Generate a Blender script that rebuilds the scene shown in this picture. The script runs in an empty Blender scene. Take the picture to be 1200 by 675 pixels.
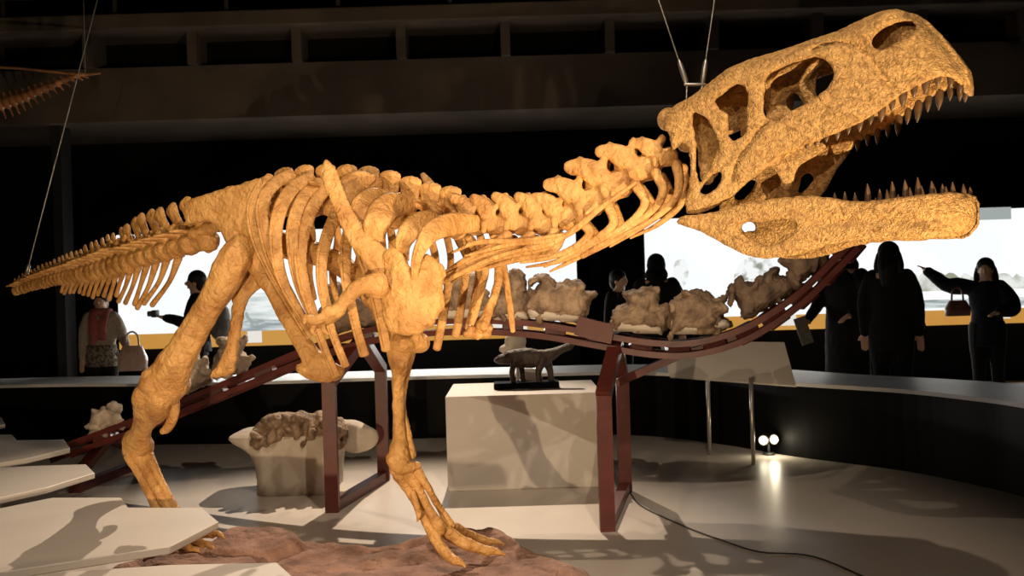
import bpy, bmesh, math, random
import numpy as np
from mathutils import Vector, Matrix, noise

random.seed(7)
SC = bpy.context.scene
COL = SC.collection
# ------------------------------------------------------------------ camera, world, light, exposure
F = 1152.0; CAMZ = 1.45; ROLL = 0.03
cr, sr = math.cos(ROLL), math.sin(ROLL)
cd = bpy.data.cameras.new('camera'); cam = bpy.data.objects.new('camera', cd); COL.objects.link(cam)
cd.sensor_width = 36.0; cd.lens = F / 1200.0 * 36.0
cd.clip_end = 100
cam.matrix_world = Matrix(((cr, sr, 0, 0), (0, 0, -1, 0), (-sr, cr, 0, CAMZ), (0, 0, 0, 1)))
cd.dof.use_dof = True; cd.dof.focus_distance = 4.2; cd.dof.aperture_fstop = 6.3
SC.camera = cam
w = bpy.data.worlds.new('world'); SC.world = w; w.use_nodes = True
w.node_tree.nodes['Background'].inputs[0].default_value = (1.0, 0.8, 0.6, 1)
w.node_tree.nodes['Background'].inputs[1].default_value = 0.004
SC.view_settings.view_transform = 'Standard'
SC.view_settings.look = 'None'
SC.view_settings.gamma = 1.0
SC.view_settings.use_curve_mapping = False
SC.view_settings.exposure = 0.0

def spot(name, loc, target, energy, color, size_deg, blend=0.5, radius=0.04):
    l = bpy.data.lights.new(name, 'SPOT'); l.energy = energy; l.color = color
    l.spot_size = math.radians(size_deg); l.spot_blend = blend; l.shadow_soft_size = radius
    o = bpy.data.objects.new(name, l); COL.objects.link(o)
    o.location = loc
    o.rotation_euler = (Vector(target) - Vector(loc)).to_track_quat('-Z', 'Y').to_euler()
    return o
WARM = (1.0, 0.74, 0.45); OVER = (1.0, 0.80, 0.60)
spot('spotlight_low_front', (-1.35, 0.9, 0.6), (-1.15, 4.6, 1.4), 430, WARM, 68, 0.4, 0.02)
spot('spotlight_low_right', (1.95, 1.75, 0.15), (0.95, 3.8, 1.95), 680, WARM, 60, 0.5, 0.02)
spot('spotlight_overhead_front', (0.7, 1.8, 5.4), (-0.5, 5.4, 0.0), 500, OVER, 62, 0.7, 0.03)
spot('spotlight_high_left', (-1.2, 0.4, 3.9), (0.9, 6.2, 0.3), 240, OVER, 60, 0.6, 0.02)
spot('spotlight_high_right', (1.0, -0.4, 3.8), (-1.6, 6.4, 0.2), 300, OVER, 46, 0.6, 0.02)
spot('spotlight_overhead_back', (-0.4, 11.2, 5.8), (-1.1, 5.7, 0.0), 3000, OVER, 40, 0.9, 0.03)
def strip_light(x, y, z, length, energy):
    l = bpy.data.lights.new('panel_strip_light', 'AREA'); l.shape = 'RECTANGLE'; l.size = length; l.size_y = 0.08; l.energy = energy; l.color = (1.0, 0.95, 0.88)
    o = bpy.data.objects.new('panel_strip_light', l); COL.objects.link(o); o.location = (x, y, z)
    o.rotation_euler = Vector((0, -1, -0.12)).to_track_quat('-Z', 'Y').to_euler()
strip_light(-2.2, 12.9, 0.90, 5.2, 150)
strip_light(4.9, 12.9, 0.90, 5.6, 85)

# ------------------------------------------------------------------ pixel <-> place
def U(px, py):
    dx, dy = px - 600.0, py - 337.5
    return dx * cr - dy * sr, dy * cr + dx * sr
def P(px, py, d):
    x, y = U(px, py)
    return Vector((x / F * d, d, CAMZ - y / F * d))
def G(px, py, z=0.0):
    x, y = U(px, py)
    d = (CAMZ - z) * F / y
    return Vector((x / F * d, d, z))
def lerp(a, b, t): return a + (b - a) * t
def interp(x, xs, ys): return float(np.interp(x, xs, ys))

# ------------------------------------------------------------------ materials
def mat(name, base, rough=0.6, dark=None, scale=6.0, bump=0.0, bscale=40.0, lo=0.35, hi=0.65, metal=0.0, detail=6, coat=0.0, emis=None, estr=0.0, dist=0.0, spec=0.5, bdist=0.012):
    m = bpy.data.materials.new(name); m.use_nodes = True
    nt = m.node_tree; b = nt.nodes['Principled BSDF']
    b.inputs['Base Color'].default_value = (*base, 1)
    b.inputs['Roughness'].default_value = rough
    b.inputs['Metallic'].default_value = metal; b.inputs['Specular IOR Level'].default_value = spec
    b.inputs['Coat Weight'].default_value = coat
    if emis:
        b.inputs['Emission Color'].default_value = (*emis, 1); b.inputs['Emission Strength'].default_value = estr
    tc = nt.nodes.new('ShaderNodeNewGeometry')
    if dark:
        n = nt.nodes.new('ShaderNodeTexNoise'); n.inputs['Scale'].default_value = scale; n.inputs['Detail'].default_value = detail
        n.inputs['Distortion'].default_value = dist
        nt.links.new(tc.outputs['Position'], n.inputs['Vector'])
        r = nt.nodes.new('ShaderNodeValToRGB')
        r.color_ramp.elements[0].position = lo; r.color_ramp.elements[0].color = (*dark, 1)
        r.color_ramp.elements[1].position = hi; r.color_ramp.elements[1].color = (*base, 1)
        nt.links.new(n.outputs['Fac'], r.inputs['Fac']); nt.links.new(r.outputs['Color'], b.inputs['Base Color'])
    if bump:
        n2 = nt.nodes.new('ShaderNodeTexNoise'); n2.inputs['Scale'].default_value = bscale; n2.inputs['Detail'].default_value = 5
        n2.inputs['Distortion'].default_value = dist
        nt.links.new(tc.outputs['Position'], n2.inputs['Vector'])
        bp = nt.nodes.new('ShaderNodeBump'); bp.inputs['Strength'].default_value = bump; bp.inputs['Distance'].default_value = bdist
        nt.links.new(n2.outputs['Fac'], bp.inputs['Height']); nt.links.new(bp.outputs['Normal'], b.inputs['Normal'])
    return m
def emit(name, col, strength, col2=None, scale=8.0, lo=0.45, hi=0.6, vec=(1, 1, 1)):
    m = bpy.data.materials.new(name); m.use_nodes = True
    nt = m.node_tree; nt.nodes.clear()
    o = nt.nodes.new('ShaderNodeOutputMaterial'); e = nt.nodes.new('ShaderNodeEmission')
    e.inputs[0].default_value = (*col, 1); e.inputs[1].default_value = strength
    nt.links.new(e.outputs[0], o.inputs[0])
    if col2:
        g = nt.nodes.new('ShaderNodeNewGeometry'); mp_ = nt.nodes.new('ShaderNodeMapping'); mp_.inputs['Scale'].default_value = vec
        n = nt.nodes.new('ShaderNodeTexNoise'); n.inputs['Scale'].default_value = scale; n.inputs['Detail'].default_value = 6
        r = nt.nodes.new('ShaderNodeValToRGB')
        r.color_ramp.elements[0].position = lo; r.color_ramp.elements[0].color = (*col, 1)
        r.color_ramp.elements[1].position = hi; r.color_ramp.elements[1].color = (*col2, 1)
        nt.links.new(g.outputs['Position'], mp_.inputs['Vector']); nt.links.new(mp_.outputs[0], n.inputs['Vector'])
        nt.links.new(n.outputs['Fac'], r.inputs['Fac']); nt.links.new(r.outputs[0], e.inputs[0])
    return m
M = {}
M['bone'] = mat('bone_cast', (0.64, 0.345, 0.108), 0.5, (0.40, 0.18, 0.045), 9, 0.9, 34, 0.32, 0.60, dist=0.6, bdist=0.02)
M['skull'] = mat('skull_cast', (0.64, 0.365, 0.118), 0.5, (0.33, 0.165, 0.043), 24, 1.0, 44, 0.32, 0.56, dist=2.4, bdist=0.02)
M['tooth'] = mat('tooth_cast', (0.13, 0.07, 0.03), 0.4, (0.07, 0.035, 0.014), 30, 0.2, 60)
M['floor'] = mat('white_stage_floor', (0.60, 0.54, 0.475), 0.34, (0.55, 0.495, 0.435), 1.2, 0.02, 8)
M['black'] = mat('black_wall', (0.004, 0.004, 0.004), 0.9, (0.003, 0.003, 0.003), 3, spec=0.1)
M['pit'] = mat('black_low_wall', (0.0035, 0.0033, 0.003), 0.6, (0.002, 0.002, 0.002), 3, spec=0.12)
M['ledge'] = mat('white_ledge', (0.72, 0.72, 0.70), 0.5, (0.66, 0.66, 0.64), 3)
M['concrete'] = mat('dark_concrete', (0.082, 0.064, 0.048), 0.85, (0.052, 0.04, 0.03), 1.5, 0.15, 12)
M['steel_dark'] = mat('dark_grey_steel', (0.05, 0.048, 0.045), 0.5, (0.04, 0.04, 0.037), 9, metal=0.3)
M['column'] = mat('dark_column_paint', (0.007, 0.0065, 0.006), 0.9, (0.005, 0.005, 0.0045), 3)
M['red'] = mat('red_brown_steel', (0.105, 0.018, 0.012), 0.45, (0.075, 0.013, 0.009), 8, 0.05, 60)
M['white'] = mat('white_painted_board', (0.54, 0.495, 0.44), 0.55, (0.50, 0.455, 0.405), 2.5, 0.03, 20)
M['block'] = mat('white_plinth_paint', (0.60, 0.55, 0.49), 0.6, (0.56, 0.515, 0.46), 2, 0.02, 20)
M['rock'] = mat('red_brown_rock', (0.33, 0.19, 0.135), 0.95, (0.16, 0.085, 0.06), 7, 1.0, 30, bdist=0.02)
M['fossil'] = mat('grey_brown_fossil', (0.34, 0.235, 0.15), 0.8, (0.13, 0.082, 0.05), 13, 0.8, 40)
M['fossil_dark'] = mat('dark_brown_fossil', (0.20, 0.135, 0.09), 0.8, (0.085, 0.052, 0.033), 11, 0.8, 40)
M['fossil_pale'] = mat('pale_fossil', (0.55, 0.46, 0.36), 0.8, (0.30, 0.23, 0.16), 14, 0.7, 40)
M['plaster'] = mat('pale_plaster', (0.56, 0.49, 0.40), 0.8, (0.46, 0.39, 0.31), 6, 0.3, 30)
M['wire'] = mat('steel_wire', (0.33, 0.31, 0.28), 0.35, (0.27, 0.25, 0.22), 30, metal=0.8)
M['post'] = mat('grey_metal_post', (0.55, 0.50, 0.45), 0.3, (0.5, 0.45, 0.4), 20, metal=0.7)
M['screen'] = emit('backlit_white', (0.90, 0.94, 0.955), 1.08, (1.0, 1.0, 1.0), 0.9)
M['orange'] = emit('backlit_orange_band', (0.66, 0.33, 0.075), 0.9, (0.60, 0.29, 0.06), 1.5)
M['card'] = emit('backlit_card', (0.80, 0.78, 0.72), 1.0)
M['greyplate'] = emit('grey_caption_print', (0.36, 0.40, 0.39), 1.0)
M['bulb'] = emit('lamp_glow', (1.0, 0.86, 0.6), 22.0)
M['skin'] = mat('skin', (0.42, 0.25, 0.17), 0.6, (0.38, 0.22, 0.15), 20)
M['hair'] = mat('black_hair', (0.007, 0.005, 0.0045), 0.7, (0.005, 0.004, 0.0035), 30, spec=0.2)
M['cloth_black'] = mat('black_cloth', (0.005, 0.0045, 0.0045), 0.9, (0.003, 0.003, 0.003), 14, 0.2, 40, spec=0.15)
M['cloth_navy'] = mat('dark_navy_cloth', (0.007, 0.007, 0.009), 0.9, (0.004, 0.004, 0.006), 14, 0.2, 40, spec=0.15)
M['cloth_grey'] = mat('grey_cloth', (0.10, 0.09, 0.085), 0.85, (0.06, 0.055, 0.05), 14, 0.2, 40)
M['cloth_cream'] = mat('cream_knit', (0.27, 0.23, 0.18), 0.9, (0.2, 0.17, 0.13), 40, 0.3, 80)
M['cloth_check'] = mat('patterned_blouse', (0.36, 0.31, 0.24), 0.9, (0.10, 0.085, 0.06), 34, 0.1, 50, 0.45, 0.55)
M['cloth_pink'] = mat('pink_scarf', (0.24, 0.06, 0.055), 0.9, (0.18, 0.045, 0.04), 20, 0.3, 50)
M['bag_pink'] = mat('dusty_pink_leather', (0.36, 0.24, 0.19), 0.5, (0.31, 0.2, 0.16), 12, 0.1, 60)
M['bag_brown'] = mat('brown_red_leather', (0.10, 0.035, 0.022), 0.5, (0.07, 0.025, 0.016), 12, 0.1, 60)
M['figure'] = mat('brown_model_paint', (0.06, 0.034, 0.018), 0.6, (0.02, 0.013, 0.009), 30, 0.5, 60)

# ------------------------------------------------------------------ object plumbing
WP = {}
def finish_obj(name, me, m, parent=None, world_center=None, smooth=True):
    """link a mesh given in world coordinates as one object with its origin at its middle"""
    n = len(me.vertices)
    co = np.empty(n * 3, dtype=np.float64); me.vertices.foreach_get('co', co); co = co.reshape(-1, 3)
    c = Vector(((co[:, 0].min() + co[:, 0].max()) / 2, (co[:, 1].min() + co[:, 1].max()) / 2, co[:, 2].min() if parent is None else (co[:, 2].min() + co[:, 2].max()) / 2))
    co -= np.array(c)
    me.vertices.foreach_set('co', co.ravel())
    me.polygons.foreach_set('use_smooth', [smooth] * len(me.polygons))
    me.materials.clear()
    if m: me.materials.append(m)
    me.update()
    o = bpy.data.objects.new(name, me); COL.objects.link(o)
    if parent is not None:
        o.parent = parent; o.location = c - WP[parent.name]
    else:
        o.location = c
    WP[o.name] = c
    return o
def to_mesh(bm, name):
    bmesh.ops.recalc_face_normals(bm, faces=bm.faces)
    me = bpy.data.meshes.new(name); bm.to_mesh(me); bm.free(); return me
def obj(name, bm, m, parent=None, smooth=False):
    return finish_obj(name, to_mesh(bm, name), m, parent, smooth=smooth)
_tex = {}
def clouds(scale):
    if scale not in _tex:
        t = bpy.data.textures.new('clouds_%g' % scale, 'CLOUDS'); t.noise_scale = scale; t.noise_depth = 3; _tex[scale] = t
    return _tex[scale]
def meld(bm, voxel, iters=4, disp=None, post=None):
    """weld the pieces of one bone into a continuous skin; returns the mesh"""
    me = to_mesh(bm, 'tmp')
    t = bpy.data.objects.new('tmp', me); COL.objects.link(t)
    r = t.modifiers.new('r', 'REMESH'); r.mode = 'VOXEL'; r.voxel_size = voxel
    if iters:
        s = t.modifiers.new('s', 'SMOOTH'); s.factor = 0.5; s.iterations = iters
    for (amp, sc_) in (disp or []):
        d = t.modifiers.new('d', 'DISPLACE'); d.texture = clouds(sc_); d.strength = amp; d.mid_level = 0.5; d.texture_coords = 'LOCAL'
    dg = bpy.context.evaluated_depsgraph_get(); dg.update()
    out = bpy.data.meshes.new_from_object(t.evaluated_get(dg), depsgraph=dg)
    bpy.data.objects.remove(t); bpy.data.meshes.remove(me)
    return out
def mobj(name, bm, m, parent=None, voxel=0.01, iters=4, disp=None):
    return finish_obj(name, meld(bm, voxel, iters, disp), m, parent)
def tag(o, label=None, cat=None, group=None, kind=None):
    if label: o['label'] = label
    if cat: o['category'] = cat
    if group: o['group'] = group
    if kind: o['kind'] = kind
    return o
def thing(name, loc, label, cat, group=None):
    o = bpy.data.objects.new(name, None); COL.objects.link(o); o.location = loc; o.empty_display_size = 0.1
    WP[o.name] = Vector(loc)
    return tag(o, label, cat, group)
def struct(name, bm, m, smooth=False):
    return tag(obj(name, bm, m, None, smooth), kind='structure')

# ------------------------------------------------------------------ shape helpers
def box(bm, c, s, rot=None):
    mt = Matrix.Translation(Vector(c))
    if rot is not None: mt = mt @ rot.to_4x4()
    r = bmesh.ops.create_cube(bm, size=1.0, matrix=mt @ Matrix.Diagonal((s[0], s[1], s[2], 1)))
    return r['verts']
def bevel(bm, w_=0.01, seg=2):
    bmesh.ops.bevel(bm, geom=bm.edges[:], offset=w_, segments=seg, affect='EDGES', profile=0.5)
def ball(bm, c, r, rot=None, seg=14):
    if not hasattr(r, '__len__'): r = (r, r, r)
    mt = Matrix.Translation(Vector(c))
    if rot is not None: mt = mt @ rot.to_4x4()
    bmesh.ops.create_uvsphere(bm, u_segments=seg, v_segments=seg // 2 + 2, radius=1.0, matrix=mt @ Matrix.Diagonal((r[0], r[1], r[2], 1)))
def catmull(pts, n=6):
    a = np.array(pts, dtype=float)
    if len(a) == 2: 
        t = np.linspace(0, 1, n + 1)[:, None]; return a[0] * (1 - t) + a[1] * t
    p = np.vstack([2 * a[0] - a[1], a, 2 * a[-1] - a[-2]])
    out = []
    for i in range(1, len(p) - 2):
        for k in range(n):
            t = k / n
            out.append(0.5 * ((2 * p[i]) + (-p[i - 1] + p[i + 1]) * t + (2 * p[i - 1] - 5 * p[i] + 4 * p[i + 1] - p[i + 2]) * t * t + (-p[i - 1] + 3 * p[i] - 3 * p[i + 1] + p[i + 2]) * t ** 3))
    out.append(p[-2])
    return np.array(out)
def sweep(bm, C, R, flat=1.0, ref=(0, 1, 0), seg=10, cap=True):
    """swept tube; R radius across the view, R*flat radius along ref"""
    C = [Vector(c) for c in C]; n = len(C)
    if not hasattr(R, '__len__'): R = [R] * n
    ref = Vector(ref); T = []
    for i in range(n):
        t = C[min(i + 1, n - 1)] - C[max(i - 1, 0)]
        T.append(t.normalized() if t.length > 1e-9 else Vector((0, 0, 1)))
    rows = []; pn = None
    stations = []
    if cap:
        for (k, s) in ((0.98, 0.15), (0.8, 0.6), (0.45, 0.88)):
            stations.append((C[0] - T[0] * R[0] * k * min(1, flat * 1.5), R[0] * s, T[0]))
    for i in range(n): stations.append((C[i], R[i], T[i]))
    if cap:
        for (k, s) in ((0.45, 0.88), (0.8, 0.6), (0.98, 0.15)):
            stations.append((C[-1] + T[-1] * R[-1] * k * min(1, flat * 1.5), R[-1] * s, T[-1]))
    for (c, r, t) in stations:
        nn = t.cross(ref)
        if nn.length < 1e-3: nn = pn if pn is not None else t.orthogonal()
        nn = (nn - t * nn.dot(t)).normalized()
        if pn is not None and nn.dot(pn) < 0: nn = -nn
        pn = nn; b = t.cross(nn)
        rows.append([bm.verts.new(c + nn * (math.cos(2 * math.pi * k / seg) * r) + b * (math.sin(2 * math.pi * k / seg) * r * flat)) for k in range(seg)])
    for a, b in zip(rows, rows[1:]):
        for k in range(seg):
            bm.faces.new((a[k], a[(k + 1) % seg], b[(k + 1) % seg], b[k]))
    bm.faces.new(rows[0][::-1]); bm.faces.new(rows[-1])
def pbone(bm, pts, flat=0.8, n=6, seg=10, ref=(0, 1, 0), cap=True):
    """pts: (px, py, depth, width in px)"""
    a = catmull(pts, n)
    sweep(bm, [P(r[0], r[1], r[2]) for r in a], [max(r[3], 0.4) * r[2] / F / 2 for r in a], flat, ref, seg, cap)
def wtube(bm, pts, R, n=6, flat=1.0, seg=10, ref=(0, 1, 0), cap=True):
    a = catmull([tuple(p) for p in pts], n)
    if hasattr(R, '__len__'): rr = catmull([(r, r) for r in R], n)[:, 0]
    else: rr = [R] * len(a)
    sweep(bm, [Vector(x) for x in a], list(rr), flat, ref, seg, cap)
def inside(poly, X, Y):
    c = np.zeros(X.shape, bool); n = len(poly); j = n - 1
    for i in range(n):
        xi, yi = poly[i]; xj, yj = poly[j]
        with np.errstate(divide='ignore', invalid='ignore'):
            hit = ((yi > Y) != (yj > Y)) & (X < (xj - xi) * (Y - yi) / (yj - yi + 1e-12) + xi)
        c ^= hit; j = i
    return c
def edge_dist(poly, X, Y, closed=True):
    d = np.full(X.shape, 1e9); n = len(poly)
    for i in range(n if closed else n - 1):
        x0, y0 = poly[i]; x1, y1 = poly[(i + 1) % n]
        dx, dy = x1 - x0, y1 - y0
        t = np.clip(((X - x0) * dx + (Y - y0) * dy) / (dx * dx + dy * dy + 1e-9), 0, 1)
        d = np.minimum(d, np.hypot(X - x0 - t * dx, Y - y0 - t * dy))
    return d
def smooth_poly(poly, n=4):
    a = np.array(list(poly) + [poly[0]], dtype=float)
    p = np.vstack([a[-2], a, a[1]]); out = []
    for i in range(1, len(p) - 2):
        for k in range(n):
            t = k / n
            out.append(0.5 * ((2 * p[i]) + (-p[i - 1] + p[i + 1]) * t + (2 * p[i - 1] - 5 * p[i] + 4 * p[i + 1] - p[i + 2]) * t * t + (-p[i - 1] + 3 * p[i] - 3 * p[i + 1] + p[i + 2]) * t ** 3))
    return [tuple(q) for q in out]
def inflate(bm, poly, mp, thick, holes=(), step=2.0, rim=8.0, lo=0.25, extra=None):
    """a solid whose outline is poly: half thickness rises from lo at the rim to 1 inside; mp(px, py, off) -> place"""
    xs = np.array([p[0] for p in poly]); ys = np.array([p[1] for p in poly])
    gx = np.arange(xs.min() - step, xs.max() + 2 * step, step); gy = np.arange(ys.min() - step, ys.max() + 2 * step, step)
    CX, CY = np.meshgrid(gx[:-1] + step / 2, gy[:-1] + step / 2, indexing='ij')
    cell = inside(poly, CX, CY)
    for h in holes: cell &= ~inside(h, CX, CY)
    VX, VY = np.meshgrid(gx, gy, indexing='ij')
    D = edge_dist(poly, VX, VY)
    DO = D.copy()
    for h in holes: D = np.minimum(D, edge_dist(h, VX, VY))
    t = np.clip(D / rim, 0, 1); H = thick / 2 * (lo + (1 - lo) * np.sqrt(1 - (1 - t) ** 2))
    fr = {}; bk = {}
    def v(i, j, back):
        dct = bk if back else fr
        k = (i, j)
        if k not in dct:
            off = extra(VX[i, j], VY[i, j], DO[i, j]) if extra else 0.0
            dct[k] = bm.verts.new(mp(VX[i, j], VY[i, j], off + (H[i, j] if back else -H[i, j])))
        return dct[k]
    I, J = np.nonzero(cell)
    nx, ny = cell.shape
    for i, j in zip(I.tolist(), J.tolist()):
        bm.faces.new((v(i, j, 0), v(i + 1, j, 0), v(i + 1, j + 1, 0), v(i, j + 1, 0)))
        bm.faces.new((v(i, j + 1, 1), v(i + 1, j + 1, 1), v(i + 1, j, 1), v(i, j, 1)))
        for (di, dj, a, b) in ((-1, 0, (i, j), (i, j + 1)), (1, 0, (i + 1, j + 1), (i + 1, j)), (0, -1, (i + 1, j), (i, j)), (0, 1, (i, j + 1), (i + 1, j + 1))):
            ii, jj = i + di, j + dj
            if not (0 <= ii < nx and 0 <= jj < ny and cell[ii, jj]):
                try: bm.faces.new((v(*a, 0), v(*b, 0), v(*b, 1), v(*a, 1)))
                except ValueError: pass
def atd(d):
    if callable(d): return lambda px, py, off: P(px, py, d(px, py) + off)
    return lambda px, py, off: P(px, py, d + off)
def prism(bm, poly, z0, z1):
    """vertical prism over a ground polygon"""
    a = [bm.verts.new((p[0], p[1], z0)) for p in poly]; b = [bm.verts.new((p[0], p[1], z1)) for p in poly]
    n = len(poly)
    for i in range(n): bm.faces.new((a[i], a[(i + 1) % n], b[(i + 1) % n], b[i]))
    bm.faces.new(a[::-1]); bm.faces.new(b)
def ribbon(bm, path, offs_z):
    pass

# ================================================================== THE SETTING
bm = bmesh.new(); box(bm, (0, 6.5, -0.05), (20, 17, 0.1)); struct('floor', bm, M['floor'])
bm = bmesh.new(); box(bm, (0, 14.9, 3.5), (20, 0.2, 7.2)); struct('wall_back', bm, M['black'])
bm = bmesh.new(); box(bm, (-9.9, 6.5, 3.5), (0.2, 17, 7.2)); struct('wall_left', bm, M['black'])
bm = bmesh.new(); box(bm, (9.9, 6.5, 3.5), (0.2, 17, 7.2)); struct('wall_right', bm, M['black'])
bm = bmesh.new(); box(bm, (0, 6.5, 7.15), (20, 17, 0.1)); struct('ceiling', bm, M['black'])
# upper gallery: fascia wall, ledge band, brackets
YB = 12.6
zf0 = CAMZ + 209 / F * YB; zf1 = CAMZ + 310 / F * YB
bm = bmesh.new(); box(bm, (0, YB + 0.9, (zf0 + zf1 - 0.42) / 2), (19.6, 1.8, zf1 - 0.42 - zf0)); struct('wall_gallery', bm, M['concrete'])
bm = bmesh.new(); box(bm, (0, YB + 0.75, zf1 + 0.09), (19.6, 2.1, 0.20)); bevel(bm, 0.02); struct('trim_1', bm, M['concrete'])
bm = bmesh.new(); box(bm, (0, YB + 1.1, zf1 - 0.21), (19.6, 1.3, 0.42)); struct('trim_2', bm, M['black'])
bm = bmesh.new()
for k in range(15):
    x = -9.3 + k * 1.33
    box(bm, (x, YB + 0.12, zf1 - 0.21), (0.12, 0.45, 0.42))
struct('trim_3', bm, M['concrete'])
rail = thing('balcony_railing', (0, YB - 0.1, zf1 + 0.19), 'dark steel railing running along the edge of the upper gallery', 'railing')
bm = bmesh.new()
for zz in (0.28, 0.62, 1.0): wtube(bm, [(-9.6, YB - 0.1, zf1 + 0.19 + zz), (9.6, YB - 0.1, zf1 + 0.19 + zz)], 0.022, n=1)
obj('handrail', bm, M['steel_dark'], rail, True)
for k in range(14):
    bm = bmesh.new(); x = -9.2 + k * 1.42
    box(bm, (x, YB - 0.1, zf1 + 0.19 + 0.5), (0.05, 0.03, 1.02)); obj('post', bm, M['steel_dark'], rail)
bm = bmesh.new(); box(bm, P(74, 250, 13.2) * Vector((1, 1, 0)) if False else (P(74, 250, 12.9).x, 12.9, 1.9), (0.12, 0.3, 3.8)); struct('trim_4', bm, M['column'])

# the low curved barrier wall with its white ledge
base_px = [(-260, 535), (-90, 524), (60, 520), (187, 521), (340, 519), (450, 515), (600, 511.5), (740, 510), (840, 520), (930, 535), (1060, 552), (1150, 570), (1200, 583), (1290, 612), (1420, 665)]
bp = [G(a, b) for a, b in base_px]
path = [Vector((q[0], q[1], 0)) for q in catmull([(p.x, p.y) for p in bp], 6)]
ZL = 0.61
def offset(path, d):
    out = []
    for i, p in enumerate(path):
        t = path[min(i + 1, len(path) - 1)] - path[max(i - 1, 0)]
        out.append(p + Vector((-t.y, t.x, 0)).normalized() * d)
    return out
def wallband(name, d0, d1, z0, z1, m):
    bm = bmesh.new()
    A = offset(path, d0); B = offset(path, d1); rows = []
    for a, b in zip(A, B):
        rows.append([bm.verts.new((a.x, a.y, z0)), bm.verts.new((a.x, a.y, z1)), bm.verts.new((b.x, b.y, z1)), bm.verts.new((b.x, b.y, z0))])
    for r, s in zip(rows, rows[1:]):
        for k in range(4): bm.faces.new((r[k], r[(k + 1) % 4], s[(k + 1) % 4], s[k]))
    bm.faces.new(rows[0]); bm.faces.new(rows[-1][::-1])
    return struct(name, bm, m)
wallband('wall_low', 0.0, 0.80, 0.0, ZL - 0.03, M['pit'])
wallband('trim_5', -0.006, 0.86, ZL - 0.03, ZL, M['ledge'])

# ------------------------------------------------------------------ back-lit graphic panels
YP = 13.2
def pz(yp): return CAMZ + (337.5 - yp) / F * YP
def px_x(px, yref=330): return P(px, yref, YP).x
def panel(name, x0, x1, label):
    t = thing(name, ((x0 + x1) / 2, YP, 0), label, 'display panel')
    def slab(nm, xa, xb, za, zb, y, th, m, lab=None):
        b = bmesh.new(); box(b, ((xa + xb) / 2, y, (za + zb) / 2), (xb - xa, th, zb - za))
        o = obj(nm, b, m, t)
        if lab: o['label'] = lab
        return o
    slab('casing', x0 - 0.02, x1 + 0.02, 0.0, pz(262) + 0.03, YP + 0.12, 0.16, M['black'])
    slab('screen', x0, x1, pz(378.5), pz(262), YP, 0.08, M['screen'], 'glowing white screen')
    slab('colour_band', x0, x1, pz(396), pz(378.5), YP, 0.08, M['orange'], 'glowing orange band')
    return t, slab
tl, sl = panel('backlit_panel', px_x(139), px_x(676), 'long glowing white panel with orange band, left of the dark pillar')
tr, sr_ = panel('backlit_panel', px_x(757), px_x(1330), 'long glowing white panel with orange band, right of the dark pillar')
def rect(slab, nm, p0, p1, m, y=0.045, lab=None):
    a = P(p0[0], p0[1], YP); b = P(p1[0], p1[1], YP)
    return slab(nm, min(a.x, b.x), max(a.x, b.x), min(a.z, b.z), max(a.z, b.z), YP - y, 0.01, m, lab)
for (p0, p1) in (((291, 388), (308, 401)), ((577, 379), (618, 391))): rect(sl, 'caption_card', p0, p1, M['card'])
for (p0, p1) in (((908, 369), (932, 381)), ((1164, 361), (1182, 373))): rect(sr_, 'caption_card', p0, p1, M['card'])
rect(sr_, 'title_plate', (1144, 244), (1183, 257), M['greyplate'])
M['desert'] = emit('printed_desert_plain', (0.30, 0.35, 0.36), 1.0, (0.70, 0.74, 0.74), 2.2, 0.4, 0.62, (1, 1, 8))
M['scrub'] = emit('printed_scrub', (0.33, 0.34, 0.24), 1.0, (0.82, 0.85, 0.80), 5.0, 0.38, 0.60)
M['twigs'] = emit('printed_twigs', (0.30, 0.32, 0.26), 1.0, (0.93, 0.95, 0.94), 7.0, 0.36, 0.50)
M['haze'] = emit('printed_pale_sea', (0.52, 0.60, 0.58), 1.0, (0.86, 0.90, 0.88), 2.0, 0.35, 0.6, (1, 1, 6))
def print_shape(t, nm, poly, m, y=0.044):
    b = bmesh.new(); f_ = []; k_ = []
    for (x, yy) in poly:
        q = P(x, yy, YP); f_.append(b.verts.new((q.x, YP - y - 0.004, q.z))); k_.append(b.verts.new((q.x, YP - y, q.z)))
    n = len(poly)
    b.faces.new(f_); b.faces.new(k_[::-1])
    for i in range(n): b.faces.new((f_[i], f_[(i + 1) % n], k_[(i + 1) % n], k_[i]))
    return obj(nm, b, m, t)
def wavy(x0, x1, ytop, ybot, amp, n=26):
    return [(lerp(x0, x1, k / n), ytop + random.uniform(-amp, amp)) for k in range(n + 1)] + [(x1, ybot), (x0, ybot)]
print_shape(tr, 'printed_plain', [(1066, 352), (1330, 344), (1330, 354), (1066, 362)], M['desert'])
print_shape(tr, 'printed_scrub', wavy(1066, 1330, 323, 344, 4, 60)[:61] + [(1330, 334), (1066, 342)], M['scrub'], 0.046)
print_shape(tr, 'printed_tree', smooth_poly([(790, 308), (797, 304), (804, 308), (806, 320), (803, 332), (797, 338), (791, 330), (788, 318)]), M['twigs'])
print_shape(tr, 'printed_tree', smooth_poly([(868, 306), (885, 300), (900, 301), (905, 318), (893, 335), (878, 328), (862, 332), (858, 328)]), M['twigs'])
print_shape(tl, 'printed_shore', [(282, 378), (300, 373), (345, 376), (345, 386), (282, 388)], M['desert'], 0.046)
print_shape(tl, 'printed_shore', [(262, 345), (345, 341), (345, 375), (262, 380)], M['haze'], 0.042)
print_shape(tl, 'printed_animal', smooth_poly([(288, 367), (291, 366), (294, 372), (300, 376), (305, 374), (312, 376), (304, 379), (306, 384), (302, 380), (298, 380), (296, 385), (294, 378), (290, 373)], 3), M['greyplate'], 0.050)

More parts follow.
